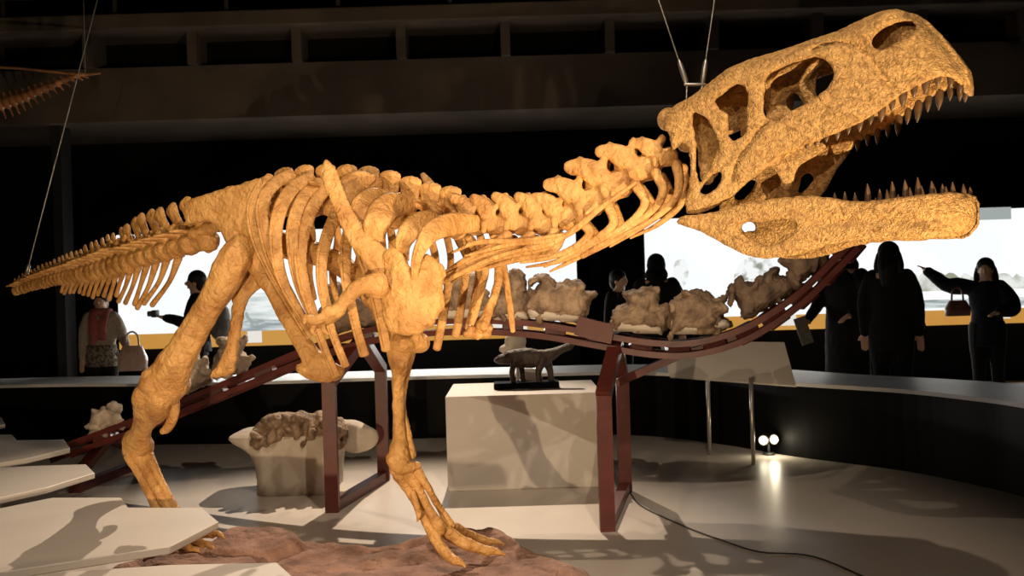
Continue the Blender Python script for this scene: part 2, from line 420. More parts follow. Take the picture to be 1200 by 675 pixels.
# ================================================================== ROCK BASE
RP = [(-1.95, 5.15), (-1.6, 5.40), (-1.25, 5.38), (-0.95, 5.25), (-0.68, 5.22), (-0.42, 5.38), (-0.12, 5.34), (0.08, 5.12), (0.24, 4.98), (0.36, 4.8), (0.33, 4.45), (0.0, 4.2), (-0.8, 4.1), (-1.5, 4.15), (-1.95, 4.4), (-2.1, 4.8)]
RPs = smooth_poly(RP, 5)
def rock_h(x, y, d):
    e = min(1.0, d / 0.13)
    n1 = noise.noise(Vector((x * 1.9, y * 1.9, 0.3))); n2 = noise.noise(Vector((x * 6, y * 6, 2.0))); n3 = noise.noise(Vector((x * 17, y * 17, 5)))
    cell = noise.voronoi(Vector((x * 2.3, y * 2.8, 0.0)))[0]
    crack = min(1.0, (cell[1] - cell[0]) * 7)
    hsh = noise.noise(Vector(noise.voronoi(Vector((x * 2.3, y * 2.8, 0.0)))[1][0]) * 5.3)
    cr2 = noise.voronoi(Vector((x * 5.5 + n1, y * 5.5, 3.0)))[0]; c2 = min(1.0, (cr2[1] - cr2[0]) * 6)
    return -0.002 + 0.085 * hsh * min(1, d / 0.2) * min(1, crack * 1.6) - 0.006 * (1 - min(1, c2 * 2)) * e + math.sqrt(e) * (0.13 + 0.24 * max(0.0, y - 4.95) + 0.03 * n1 + 0.012 * n2 + 0.006 * n3 - 0.03 * (1 - crack)) - 0.005
bm = bmesh.new(); st = 0.016
gx = np.arange(-2.15, 0.42, st); gy = np.arange(4.05, 5.45, st)
CX, CY = np.meshgrid(gx[:-1] + st / 2, gy[:-1] + st / 2, indexing='ij'); cell = inside(RPs, CX, CY)
VX, VY = np.meshgrid(gx, gy, indexing='ij'); DD = edge_dist(RPs, VX, VY) * np.where(inside(RPs, VX, VY), 1, 0)
vv = {}
def rv(i, j):
    if (i, j) not in vv: vv[(i, j)] = bm.verts.new((VX[i, j], VY[i, j], max(-0.004, rock_h(VX[i, j], VY[i, j], DD[i, j]))))
    return vv[(i, j)]
for i, j in zip(*[a.tolist() for a in np.nonzero(cell)]): bm.faces.new((rv(i, j), rv(i + 1, j), rv(i + 1, j + 1), rv(i, j + 1)))
for e in [e for e in bm.edges if e.is_boundary]:
    for vtx in e.verts: vtx.co.z = -0.004
o = obj('rock_base', bm, M['rock'], None, True)
tag(o, 'cracked reddish brown rock slab under the feet of the big skeleton', 'rock')

# ================================================================== WHITE ANGULAR SLABS AT THE LEFT FRONT
def slab_board(poly, z, label):
    g = [G(a, b, z) for a, b in poly]
    c = sum(g, Vector()) / len(g)
    t = thing('stepped_board', (c.x, c.y, 0), label, 'white board', 'angular white boards at the left front')
    b = bmesh.new(); prism(b, [(q.x, q.y) for q in g], z - 0.035, z); bevel(b, 0.004, 1); obj('top_board', b, M['white'], t)
    b = bmesh.new(); lx = min(q.x for q in g)
    pc = Vector((lerp(lx, c.x, 0.45), c.y)); pl = []
    for q in g: pl.append((pc.x + (q.x - pc.x) * 0.35, pc.y + (q.y - pc.y) * 0.5))
    prism(b, pl, 0.0, z - 0.034); obj('plinth', b, M['block'], t)
slab_board([(-150, 500), (-60, 488), (2, 489), (6, 497), (-40, 504), (-150, 507)], 0.42, 'smallest white board, only its pale tip showing at the far left edge')
slab_board([(-170, 515), (-60, 511), (14, 509), (19, 516), (75, 515), (82, 525), (33, 537), (-170, 570)], 0.42, 'white angular board beside the lower end of the red rack')
slab_board([(-170, 580), (-20, 549), (38, 546), (101, 544), (111, 554), (55, 571), (-170, 620)], 0.40, 'white angular board in front of the red rack foot, second from the back')
slab_board([(-190, 634), (62, 583), (142, 583), (149, 595), (237, 595), (256, 611), (199, 640), (-190, 700)], 0.40, 'largest white board, its point hiding the toes of the rear foot')
slab_board([(-200, 714), (-60, 690), (60, 671), (200, 662), (325, 659), (346, 678), (300, 715), (-200, 790)], 0.42, 'nearest white board along the bottom edge over the rock')

# ================================================================== RED RACK
def rd(px): return 6.43 + (722 - px) * 0.00156
rk_path = [(72, 525), (150, 497), (230, 465), (300, 436), (370, 407), (440, 386), (510, 377), (580, 375.5), (640, 380), (700, 390), (760, 400), (810, 401), (860, 389), (900, 369), (940, 340), (975, 306), (1004, 276)]
fl, fr_ = G(390, 600), G(712, 622); rl, rr_ = G(450, 563), G(733, 576); ll, lr = G(90, 577), G(168, 546)
rack = thing('fossil_rack', ((fl + fr_) / 2), 'red-brown steel rack carrying big vertebrae on a curved double rail', 'rack')
def rail_pts(dz):
    a = catmull(rk_path, 6); return [P(q[0], q[1], rd(q[0])) + Vector((0, 0, dz)) for q in a]
def bar_sweep(bm, C, hy, hz):
    """flat bar: half depth hy along y, half height hz in the plane"""
    rows = []
    for i, c in enumerate(C):
        t = (C[min(i + 1, len(C) - 1)] - C[max(i - 1, 0)]).normalized()
        n = Vector((0, 1, 0)).cross(t).normalized(); y = t.cross(n).normalized()
        rows.append([bm.verts.new(c + n * a * hz + y * b_ * hy) for a, b_ in ((1, 1), (1, -1), (-1, -1), (-1, 1))])
    for r, s in zip(rows, rows[1:]):
        for k in range(4): bm.faces.new((r[k], r[(k + 1) % 4], s[(k + 1) % 4], s[k]))
    bm.faces.new(rows[0]); bm.faces.new(rows[-1][::-1])
for nm, dz in (('upper_rail', 0.0), ('lower_rail', -0.075)):
    bm = bmesh.new()
    for s in (-1, 1):
        bar_sweep(bm, [c + Vector((0.03 * s, 0.10 * s, 0)) for c in rail_pts(dz)], 0.02, 0.019)
    obj(nm, bm, M['red'], rack)
RPT = rail_pts(-0.037)
for k in range(4, len(RPT) - 1, 5):
    c = RPT[k]; t = (RPT[k + 1] - RPT[k - 1]).normalized()
    b = bmesh.new(); ang = math.atan2(-t.z, t.x)
    box(b, c, (0.14, 0.16, 0.105), Matrix.Rotation(ang, 3, 'Y')); bevel(b, 0.006, 1); obj('spacer', b, M['red'], rack)
b = bmesh.new(); C = [P(x, y, rd(x) - 0.02) for x, y in ((680, 382), (700, 387.5), (722, 392.5))]; bar_sweep(b, C, 0.13, 0.062); obj('splice_plate', b, M['red'], rack)
def leg_frame(f0, r0, zk, apex):
    for foot in (f0, r0):
        b = bmesh.new(); knee = Vector((foot.x, foot.y, zk))
        s = 0.042
        for (a, c) in ((foot + Vector((0, 0, 0.0)), knee), (knee, apex)):
            t = (c - a).normalized(); q = t.to_track_quat('Z', 'Y').to_matrix()
            box(b, (a + c) / 2, (s * 2.1, s * 1.6, (c - a).length + (0.03 if c is apex else 0)), q)
        obj('leg', b, M['red'], rack)
    b = bmesh.new(); a, c = f0 + Vector((0, 0, 0.035)), r0 + Vector((0, 0, 0.035)); q = (c - a).to_track_quat('Z', 'Y').to_matrix()
    box(b, (a + c) / 2, (0.07, 0.07, (c - a).length), q); obj('foot_bar', b, M['red'], rack)
leg_frame(fl, rl, 0.86, P(424, 398, rd(424)))
leg_frame(fr_, rr_, 0.80, P(722, 402, rd(722)))
leg_frame(ll, lr, 0.12, P(128, 512, rd(128)))
b = bmesh.new(); A = P(722, 449, rd(722) - 0.02)
C = [A] + [P(x, y, rd(x)) for x, y in ((760, 432), (800, 415), (850, 401), (890, 386))]; bar_sweep(b, C, 0.025, 0.024); obj('brace', b, M['red'], rack)

# ------------------------------------------------------------------ big vertebrae on the rack
def fossil(name, poly, d, thick, m, label, amp=0.03, sc=0.06, holes=(), base=None, extra_balls=(), group='vertebrae on the red rack', cat='fossil', rim=16, voxel=0.0105):
    b = bmesh.new(); inflate(b, smooth_poly(poly, 3), atd(d), thick, holes=[smooth_poly(h, 3) for h in holes], step=2.2, rim=rim, lo=0.3)
    rnd = random.Random(int(poly[0][0] * 7 + poly[0][1])); xs = [p[0] for p in poly]; ys = [p[1] for p in poly]; cnt = 0
    while cnt < 16:
        x, y = rnd.uniform(min(xs), max(xs)), rnd.uniform(min(ys), max(ys))
        if not inside(poly, np.array([x]), np.array([y]))[0]: continue
        cnt += 1; r = rnd.uniform(0.02, 0.05); a = rnd.uniform(0, 3.14); c = P(x, y, d - thick * rnd.uniform(0.22, 0.46))
        if cnt % 2: ball(b, c, (r * 1.5, r, r * 0.7), Matrix.Rotation(a, 3, 'Y'), 10)
        else:
            v = Vector((math.cos(a), 0, math.sin(a))) * r * 1.1; wtube(b, [c - v, c + Vector((0, -0.02, 0)), c + v], [r * 0.5, r * 0.35, r * 0.55], 3, seg=8)
    me = meld(b, voxel, 1, [(amp * 1.3, sc), (amp * 0.7, sc * 0.4), (amp * 0.3, sc * 0.18)])
    if base is None:
        return tag(finish_obj(name, me, m), label, cat, group)
    pp = [P(x, y, d) for x, y in poly]
    t = thing(name, (sum(q.x for q in pp) / len(pp), d, min(q.z for q in pp)), label, cat, group)
    finish_obj('bone', me, m, t)
    b = bmesh.new(); inflate(b, base, atd(d), thick * 0.9, step=2.2, rim=6, lo=0.6)
    finish_obj('plaster_base', meld(b, voxel, 3, [(0.01, 0.1)]), M['plaster'], t)
    return t
fossil('fossil_vertebra', [(516, 372), (520, 345), (524, 322), (533, 316), (543, 323), (556, 320), (566, 328), (570, 350), (572, 371), (545, 370)], rd(545), 0.34, M['fossil'], 'knobbly brown vertebra on the rack, seen behind the hanging rib tips', base=[(512, 360), (574, 358), (576, 374), (512, 374)])
fossil('fossil_vertebra', [(576, 371), (580, 345), (590, 330), (597, 322), (603, 315), (611, 318), (616, 330), (616, 340), (620, 350), (622, 371), (600, 374)], rd(600), 0.32, M['fossil'], 'brown vertebra with one upright knob on the rack, left of the open ring one', base=[(576, 362), (620, 362), (620, 376), (576, 374)])
fossil('fossil_vertebra', [(616, 366), (618, 348), (620, 330), (634, 322), (646, 326), (652, 332), (674, 329), (683, 334), (682, 342), (695, 341), (700, 346), (690, 353), (689, 366), (680, 377), (645, 374)], rd(655), 0.38, M['fossil'], 'wide brown vertebra with a bright hole through it, left of the dark pillar', holes=[[(623, 333), (630, 328), (634, 333), (630, 339), (622, 340)]], base=[(618, 360), (684, 366), (682, 378), (650, 376), (620, 372)])
fossil('fossil_vertebra', [(719, 385), (719, 372), (723, 360), (736, 356), (734, 348), (730, 343), (745, 341), (758, 336), (770, 340), (772, 350), (768, 358), (785, 357), (783, 372), (779, 388), (750, 388)], rd(752), 0.36, M['fossil'], 'brown vertebra over a pale block on the rack, right of the dark pillar', base=[(719, 371), (776, 376), (776, 392), (720, 388)])
fossil('fossil_vertebra', [(785, 386), (786, 362), (790, 351), (805, 343), (818, 340), (830, 344), (838, 351), (850, 347), (851, 352), (843, 358), (848, 364), (846, 371), (858, 380), (840, 388), (810, 391)], rd(820), 0.40, M['fossil'], 'humped brown vertebra with a side prong, lowest on the rack sag above the tilted board', base=[(786, 375), (852, 374), (858, 383), (830, 391), (788, 391)])
fossil('fossil_vertebra', [(853, 345), (858, 336), (872, 331), (884, 332), (893, 324), (910, 313), (913, 318), (908, 325), (922, 323), (932, 333), (925, 345), (900, 360), (874, 374), (868, 362), (864, 352)], rd(893), 0.34, M['fossil_dark'], 'dark winged vertebra tilted up the rising end of the rack', amp=0.022)
fossil('fossil_vertebra', [(912, 305), (925, 297), (945, 292), (968, 290), (972, 302), (962, 312), (945, 325), (931, 333), (929, 322), (922, 312)], rd(942), 0.32, M['fossil_dark'], 'dark vertebra highest on the rack, just under the lower jaw', amp=0.022)
fossil('fossil_vertebra', [(378, 385), (380, 352), (384, 338), (392, 331), (400, 334), (404, 346), (416, 352), (432, 350), (442, 358), (448, 380), (420, 384), (395, 390)], rd(410), 0.32, M['fossil_dark'], 'dark vertebra on the rack glimpsed between the near ribs and the forearm', amp=0.022)
fossil('fossil_vertebra', [(250, 440), (252, 418), (258, 408), (253, 398), (264, 395), (272, 400), (282, 396), (291, 393), (288, 403), (284, 412), (290, 420), (290, 432), (275, 437)], rd(270), 0.24, M['fossil_pale'], 'pale spiky vertebra on the rack right behind the downward hip bone', amp=0.02, sc=0.04)
fossil('fossil_vertebra', [(212, 462), (216, 440), (220, 425), (227, 412), (233, 414), (235, 425), (244, 424), (246, 440), (248, 447), (232, 455)], rd(230), 0.22, M['fossil_pale'], 'pale vertebra on the rack peeping out beside the rear thigh bone', amp=0.02, sc=0.04)
fossil('fossil_vertebra', [(106, 508), (108, 490), (107, 482), (113, 480), (116, 485), (120, 476), (125, 478), (128, 484), (131, 469), (135, 474), (142, 474), (143, 481), (140, 485), (143, 497), (125, 503)], rd(125), 0.2, M['fossil_pale'], 'small pale spiky vertebra at the low left end of the rack', amp=0.02, sc=0.035, voxel=0.011)

# ------------------------------------------------------------------ white block with the model on it
bl = [G(525, 576), G(704, 574)]
zb = CAMZ - U(523, 465)[1] / F * bl[0].y
bx0, bx1 = bl[0].x, bl[0].x + 1.13; by0, by1 = bl[0].y, bl[0].y + 0.95
bm = bmesh.new(); box(bm, ((bx0 + bx1) / 2, (by0 + by1) / 2, zb / 2), (bx1 - bx0, by1 - by0, zb)); bevel(bm, 0.006, 2)
tag(obj('display_block', bm, M['block']), 'large plain white block with a small dinosaur model standing on it', 'plinth')
dm = by0 + 0.42
fz = G(617, 454, zb); dm = min(max(fz.y, by0 + 0.2), by1 - 0.3)
mod = thing('dinosaur_model', (P(617, 455, dm).x, dm, zb), 'small dark brown four-legged dinosaur model on the white block', 'model')
yb_ = zb
bm = bmesh.new(); x0, x1 = P(579, 454, dm).x, P(655, 454, dm).x
box(bm, ((x0 + x1) / 2, dm, zb + 0.022), (x1 - x0, 0.22, 0.044)); bevel(bm, 0.006, 1); obj('base', bm, M['black'], mod)
bm = bmesh.new()
inflate(bm, smooth_poly([(579, 424), (582, 418), (588, 415), (596, 411), (606, 409), (620, 408), (634, 410), (648, 408), (660, 404), (669, 401), (673, 404), (668, 410), (660, 413), (648, 422), (640, 429), (628, 431), (616, 431), (606, 431), (598, 427), (588, 427)], 3), atd(dm), 0.13, step=1.0, rim=10, lo=0.15)
for (pts) in ([(603, 424, dm - 0.05, 8), (600, 437, dm - 0.06, 7), (603, 451, dm - 0.06, 7)], [(610, 424, dm + 0.05, 8), (612, 437, dm + 0.06, 7), (614, 451, dm + 0.06, 7)],
              [(636, 422, dm - 0.05, 12), (631, 436, dm - 0.06, 8), (633, 451, dm - 0.06, 7)], [(640, 420, dm + 0.05, 12), (645, 436, dm + 0.06, 8), (646, 451, dm + 0.06, 7)]):
    pbone(bm, pts, 0.9)
mobj('body', bm, M['figure'], mod, 0.007, 2, [(0.008, 0.03)])
dd = dm + 0.3
dome = thing('dome_skull_cast', (P(604, 440, dd).x, dd, zb), 'pale rounded skull cast on a stand behind the small dinosaur model', 'fossil')
bm = bmesh.new(); ball(bm, P(604, 400, dd), (0.088, 0.09, 0.082)); ball(bm, P(592, 409, dd - 0.01), (0.05, 0.05, 0.035)); ball(bm, P(610, 411, dd), (0.06, 0.06, 0.04))
mobj('skull', bm, M['plaster'], dome, 0.01, 3, [(0.01, 0.05)])
bm = bmesh.new(); c0 = P(606, 412, dd); wtube(bm, [(c0.x, dd, zb), (c0.x, dd, c0.z)], 0.014, n=2); obj('stand_rod', bm, M['post'], dome, True)
bm = bmesh.new(); bmesh.ops.create_cone(bm, cap_ends=True, segments=24, radius1=0.07, radius2=0.06, depth=0.03, matrix=Matrix.Translation((c0.x, dd, zb + 0.015))); obj('stand_foot', bm, M['plaster'], dome)
bm = bmesh.new(); q = P(622, 441, dd); box(bm, (q.x + 0.02, dd, zb + 0.06), (0.14, 0.02, 0.12)); bevel(bm, 0.004, 1)
tag(obj('name_card', bm, M['white']), 'little pale card standing between the legs of the dinosaur model', 'card')

# ------------------------------------------------------------------ flared white plinth with fossil mass
pf = G(345, 582); d0 = pf.y + 0.35
pl = thing('fossil_block_display', (P(350, 560, d0).x, d0, 0), 'flared white pedestal carrying a knobbly brown fossil mass, behind the red rack leg', 'exhibit')
def hz(py): return CAMZ - U(345, py)[1] / F * (d0 - 0.33)
bm = bmesh.new(); rows = []
prof = [(582, 306, 392), (565, 306, 392), (545, 303, 394), (533, 297, 397), (526, 288, 400), (520, 277, 402), (515, 272, 402), (512, 274, 402)]
for (py, xa, xb) in prof:
    z = max(0.0, hz(py)) if py < 582 else 0.0
    a = P(xa, py, d0 - 0.08).x; b_ = P(xb, py, d0 - 0.2).x; row = []
    cx, hx, hy = (a + b_) / 2, (b_ - a) / 2, 0.33
    for k in range(32):
        th = 2 * math.pi * k / 32; ex = 0.38
        c_, s_ = math.cos(th), math.sin(th)
        row.append(bm.verts.new((cx + hx * math.copysign(abs(c_) ** ex, c_), d0 + hy * math.copysign(abs(s_) ** ex, s_), z)))
    rows.append(row)
for r, s in zip(rows, rows[1:]):
    for k in range(32): bm.faces.new((r[k], r[(k + 1) % 32], s[(k + 1) % 32], s[k]))
bm.faces.new(rows[0][::-1]); bm.faces.new(rows[-1])
o = obj('pedestal', bm, M['plaster'], pl, True); o['label'] = 'flared cream pedestal'
bm = bmesh.new()
inflate(bm, smooth_poly([(290, 519), (294, 512), (298, 502), (305, 494), (318, 486), (340, 484), (356, 483), (366, 487), (372, 482), (385, 486), (400, 492), (408, 505), (402, 520), (360, 528), (320, 524)], 3), atd(d0 - 0.1), 0.42, step=2, rim=22, lo=0.35)
for k in range(70):
    x = random.uniform(296, 402); y = lerp(interp(x, [280, 295, 320, 350, 400], [516, 502, 488, 487, 496]), 522, random.random())
    ball(bm, P(x, y, d0 - 0.1 - random.uniform(0.1, 0.27)), (random.uniform(0.015, 0.055), 0.05, random.uniform(0.012, 0.035)), Matrix.Rotation(random.uniform(0, 3), 3, 'Y'), 10)
o = mobj('fossil_mass', bm, M['fossil'], pl, 0.012, 2, [(0.04, 0.05), (0.012, 0.02)]); o['label'] = 'brown lumpy fossil mass'
bm = bmesh.new(); wtube(bm, [P(392, 507, d0 - 0.05), P(415, 512, d0 - 0.1), P(428, 513, d0 - 0.12)], [0.10, 0.125, 0.10], flat=1.0)
o = mobj('plaster_end', bm, M['plaster'], pl, 0.014, 3, [(0.02, 0.12)]); o['label'] = 'smooth pale rounded plaster end'

# ------------------------------------------------------------------ tilted info board on two posts, floor lamp, cable
b1, b2 = G(832, 533), G(883, 544)
ib = thing('info_board', (b1 + b2) / 2, 'blank tilted pale board on two thin posts under the lower jaw', 'info board')
cor = [P(772, 399, b1.y + 0.20), P(919, 401, b2.y + 0.25), P(933, 452, b2.y - 0.10), P(785, 441, b1.y - 0.10)]
bm = bmesh.new(); n_ = (cor[1] - cor[0]).cross(cor[3] - cor[0]).normalized(); 
if n_.y < 0: n_ = -n_
a = [bm.verts.new(c) for c in cor]; c_ = [bm.verts.new(c + n_ * 0.02) for c in cor]
bm.faces.new(a); bm.faces.new(c_[::-1])
for i in range(4): bm.faces.new((a[i], a[(i + 1) % 4], c_[(i + 1) % 4], c_[i]))
obj('board', bm, M['block'], ib)
for (bb, py) in ((b1, 440), (b2, 444)):
    bm = bmesh.new(); top = CAMZ - (U(830, py)[1]) / F * bb.y
    wtube(bm, [(bb.x, bb.y, 0), (bb.x, bb.y, top)], 0.017, n=1, cap=False); obj('post', bm, M['post'], ib, True)
lg = G(901, 533)
lamp = thing('floor_lamp', lg, 'small glowing floor spotlight beside the board posts at the wall foot', 'lamp')
bm = bmesh.new(); bmesh.ops.create_cone(bm, cap_ends=True, segments=20, radius1=0.05, radius2=0.045, depth=0.02, matrix=Matrix.Translation(lg + Vector((0, 0, 0.01)))); 
wtube(bm, [lg + Vector((0, 0, 0.01)), lg + Vector((0.0, 0, 0.09))], 0.012, n=1); obj('base', bm, M['steel_dark'], lamp, True)
for (dx, dz, tilt) in ((-0.045, 0.125, -0.5), (0.03, 0.13, 0.25)):
    c = lg + Vector((dx, -0.02, dz))
    bm = bmesh.new(); q = Vector((tilt * 0.6, -1, 0.15)).to_track_quat('Z', 'Y').to_matrix().to_4x4()
    bmesh.ops.create_cone(bm, cap_ends=False, segments=20, radius1=0.022, radius2=0.043, depth=0.06, matrix=Matrix.Translation(c) @ q)
    bmesh.ops.solidify(bm, geom=bm.faces[:], thickness=0.003); h = obj('lamp_head', bm, M['steel_dark'], lamp, True)
    bm = bmesh.new(); ball(bm, c + Vector((tilt * 0.02, -0.03, 0.004)), 0.030); obj('bulb', bm, M['bulb'], h, True)
pl_ = bpy.data.lights.new('floor_lamp_light', 'POINT'); pl_.energy = 2.2; pl_.color = (1, 0.85, 0.6); pl_.shadow_soft_size = 0.03
lo_ = bpy.data.objects.new('floor_lamp_light', pl_); COL.objects.link(lo_); lo_.location = lg + Vector((0.02, -0.10, 0.13))
bm = bmesh.new(); wtube(bm, [G(733, 578) + Vector((0.03, 0, 0.006)), G(752, 594) + Vector((0, 0, 0.006)), G(800, 617) + Vector((0, 0, 0.006)), G(845, 634) + Vector((0, 0, 0.006)), G(890, 648) + Vector((0, 0, 0.006)), G(955, 654) + Vector((0, 0, 0.006)), G(1040, 690) + Vector((0, 0, 0.006))], 0.005, n=6, seg=6)
tag(obj('floor_cable', bm, M['steel_dark'], None, True), 'thin dark cable trailing over the white floor from the right rack legs', 'cable')

# ================================================================== THE SKELETON
SK = thing('dinosaur_skeleton', (-0.75, 4.9, 0.1), 'big orange-lit mounted dinosaur skeleton with open jaws striding over the rock', 'skeleton')
def part(name, bm, m=None, voxel=None, iters=3, disp=None, parent=None):
    m = m or M['bone']; parent = parent or SK
    if voxel: return mobj(name, bm, m, parent, voxel, iters, disp)
    return obj(name, bm, m, parent, True)
def sd(px): return interp(px, [200, 300, 480, 560, 680, 790], [5.12, 4.95, 4.55, 4.42, 4.27, 4.15])

# ---- skull geometry
A2 = Vector((0.65, 3.98)); B2 = Vector((1.575, 3.44)); W2 = Vector((0.54, 0.84)).normalized()
WV = Vector((W2.x, W2.y, 0))
dn = (B2 - A2).normalized(); nn2 = Vector((-dn.y, dn.x))
SA = A2 + W2 * 0.20; SB = B2 + W2 * 0.14
ds = (SB - SA).normalized(); ns = Vector((-ds.y, ds.x)); NS = Vector((ns.x, ns.y, 0))
def near(px, py, off=0.0):
    x, y = U(px, py); r = Vector((x / F, 1.0)); t = A2.dot(nn2) / r.dot(nn2)
    p = Vector((x / F * t, t, CAMZ - y / F * t))
    return p + WV * off
def mir(p):
    s = Vector((SA.x, SA.y, 0)); k = (p - s).dot(NS); return p - NS * (2 * k)
def midp(p): return (p + mir(p)) / 2
def far_(px, py, off=0.0): return mir(near(px, py, off))
SKT = [(773, 143), (777, 129), (790, 120), (803, 114), (815, 105), (827, 96), (850, 78), (877, 68), (910, 59), (947, 46), (977, 36), (1000, 25), (1027, 13), (1043, 9), (1060, 11), (1077, 18), (1097, 38), (1113, 58), (1125, 75), (1128, 90), (1126, 100)]
SKL = [(1121, 95), (1110, 88), (1093, 91), (1073, 100), (1053, 111), (1033, 127), (1007, 143), (973, 158), (940, 170), (912, 183), (897, 196), (873, 214), (857, 230), (835, 243), (817, 251), (804, 250), (802, 237), (807, 217), (809, 195), (806, 172), (798, 165), (793, 170), (788, 176), (783, 156)]
outline = SKT + SKL
H_nar = smooth_poly([(1021, 52), (1023, 43), (1032, 34), (1043, 27), (1057, 22), (1068, 23), (1071, 31), (1064, 42), (1048, 52), (1036, 58), (1027, 58)], 3)
H_ant = smooth_poly([(895, 133), (896, 100), (901, 87), (913, 80), (940, 70), (957, 67), (970, 72), (977, 84), (975, 97), (963, 110), (947, 121), (927, 131), (913, 142), (902, 140)], 3)
H_orb = smooth_poly([(837, 117), (847, 111), (857, 101), (867, 99), (876, 104), (876, 130), (875, 155), (863, 165), (854, 162), (853, 147), (853, 134), (842, 128)], 2)
H_ltf = smooth_poly([(811, 134), (820, 133), (832, 143), (840, 160), (843, 172), (837, 188), (826, 208), (819, 214), (815, 200), (814, 168)], 3)
H_low = smooth_poly([(819, 225), (827, 212), (839, 202), (847, 203), (846, 211), (839, 222), (828, 228)], 3)
FRONT = SKT[14:] + [(1124, 97)]
def half(px, py):
    p = near(px, py); return abs((p - Vector((SA.x, SA.y, 0))).dot(NS))
def bulge(px, py, do):
    t = min(1.0, do / 22.0)
    g = 0.055 * (1 - math.sqrt(1 - (1 - t) ** 2)) if py < interp(px, [770, 900, 1130], [150, 120, 60]) else 0.012 * (1 - t)
    if px > 1030:
        df = float(edge_dist(FRONT, np.array([px]), np.array([py]), False)[0]); t = max(0.0, 1 - df / 52.0)
        g = max(g, (half(px, py) - 0.012) * (1 - math.sqrt(max(0.0, 1 - t ** 2.4))))
    return g + 0.004 * noise.noise(Vector((px * 0.06, py * 0.06, 0)))
grooves = [[(905, 141), (892, 152), (880, 168), (868, 184), (860, 200), (857, 210)], [(952, 60), (968, 53), (985, 50), (1003, 53), (1015, 62), (1025, 75), (1038, 93), (1052, 107)], [(1085, 17), (1100, 38), (1112, 60), (1118, 78)]]
def bulge_g(px, py, do):
    g = bulge(px, py, do)
    for gl in grooves:
        dd_ = float(edge_dist(gl, np.array([px]), np.array([py]), False)[0])
        if dd_ < 3.4: g += 0.024 * (1 - dd_ / 3.4)
    return g
def strip(bm, pts, th, arch=0.0, n=6, inset=0.0):
    """bony sheet spanning from the near side edge to the far side edge"""
    tops = []; bots = []
    for i, (px, py) in enumerate(pts):
        a = near(px, py, inset(px, py) if callable(inset) else 0.012 + inset); b_ = mir(a)
        rowt = []; rowb = []
        t0 = near(*pts[max(i - 1, 0)]); t1 = near(*pts[min(i + 1, len(pts) - 1)])
        up = (b_ - a).cross(t1 - t0).normalized()
        for k in range(n + 1):
            s = k / n; p = a.lerp(b_, s) + up * arch * 4 * s * (1 - s)
            rowt.append(bm.verts.new(p)); rowb.append(bm.verts.new(p - up * th))
        tops.append(rowt); bots.append(rowb)
    m_ = len(pts)
    for i in range(m_ - 1):
        for k in range(n):
            bm.faces.new((tops[i][k], tops[i + 1][k], tops[i + 1][k + 1], tops[i][k + 1]))
            bm.faces.new((bots[i][k], bots[i][k + 1], bots[i + 1][k + 1], bots[i + 1][k]))
        bm.faces.new((tops[i][0], bots[i][0], bots[i + 1][0], tops[i + 1][0])); bm.faces.new((tops[i][n], tops[i + 1][n], bots[i + 1][n], bots[i][n]))
    for i in (0, m_ - 1):
        for k in range(n): bm.faces.new((tops[i][k], tops[i][k + 1], bots[i][k + 1], bots[i][k]))
def roundish(pts, n=3): return [tuple(q) for q in catmull(pts, n)]
bm = bmesh.new()
holes = [H_nar, H_ant, H_orb, H_ltf, H_low]
inflate(bm, outline, near, 0.034, holes, 1.6, 7, 0.45, bulge_g)
inflate(bm, outline, far_, 0.034, holes, 2.2, 7, 0.45, bulge)
# roof, set a little under the traced edge
top_in = [(x + ox, y + oy) for (x, y), (ox, oy) in zip(SKT[1:21], [(4, 4)] * 6 + [(2, 4)] * 8 + [(-3, 3)] * 6)]
strip(bm, top_in, 0.02, 0.0, inset=lambda x, y: min(half(x, y) - 0.015, bulge(x, y, 4) + 0.006))
# palate
strip(bm, [(900, 172), (940, 158), (973, 146), (1007, 130), (1033, 112), (1053, 94), (1070, 80)], 0.016, -0.03, inset=0.012)
mid_ = lambda px, py, off=0.0: midp(near(px, py)) + WV * off
inflate(bm, smooth_poly([(786, 128), (815, 112), (850, 92), (880, 84), (905, 86), (900, 105), (880, 112), (862, 118), (850, 140), (835, 150), (815, 150), (795, 160), (785, 150)], 3), mid_, 0.12, (), 2.4, 16, 0.3)
# inner wall seen through the openings
inflate(bm, smooth_poly([(892, 84), (915, 74), (945, 62), (975, 64), (984, 85), (978, 104), (955, 124), (925, 142), (900, 148), (890, 130)], 3), lambda a, b_, o: near(a, b_, o + 0.075), 0.018,
        [smooth_poly([(951, 84), (967, 73), (976, 80), (978, 93), (967, 107), (955, 113), (950, 104)], 3), smooth_poly([(920, 107), (926, 106), (932, 114), (936, 124), (927, 130), (917, 124), (914, 116)], 3),
         smooth_poly([(898, 92), (914, 82), (935, 76), (944, 78), (938, 88), (925, 95), (912, 99), (900, 104)], 3)], 1.6, 5, 0.4, lambda x, y, d: 0.02 * noise.noise(Vector((x * 0.07, y * 0.07, 3))))
def tb(pts, w_, off):
    a = catmull(pts, 5); sweep(bm, [near(q[0], q[1], off) for q in a], [w_ * 3.8 / F] * len(a), 0.8, seg=8)
tb([(962, 66), (950, 74), (941, 86), (936, 97), (942, 112), (951, 122)], 5, 0.05)
tb([(937, 97), (922, 101), (910, 106), (900, 118)], 3.5, 0.06)
inflate(bm, smooth_poly([(806, 140), (818, 138), (836, 158), (842, 176), (830, 205), (818, 216), (811, 205)], 3), lambda a, b_, o: near(a, b_, o + 0.085), 0.02, (), 2.4, 6, 0.5)
inflate(bm, smooth_poly([(850, 118), (866, 116), (880, 125), (880, 165), (860, 172), (852, 150)], 3), lambda a, b_, o: near(a, b_, o + 0.16), 0.02, (), 2.4, 6, 0.5)
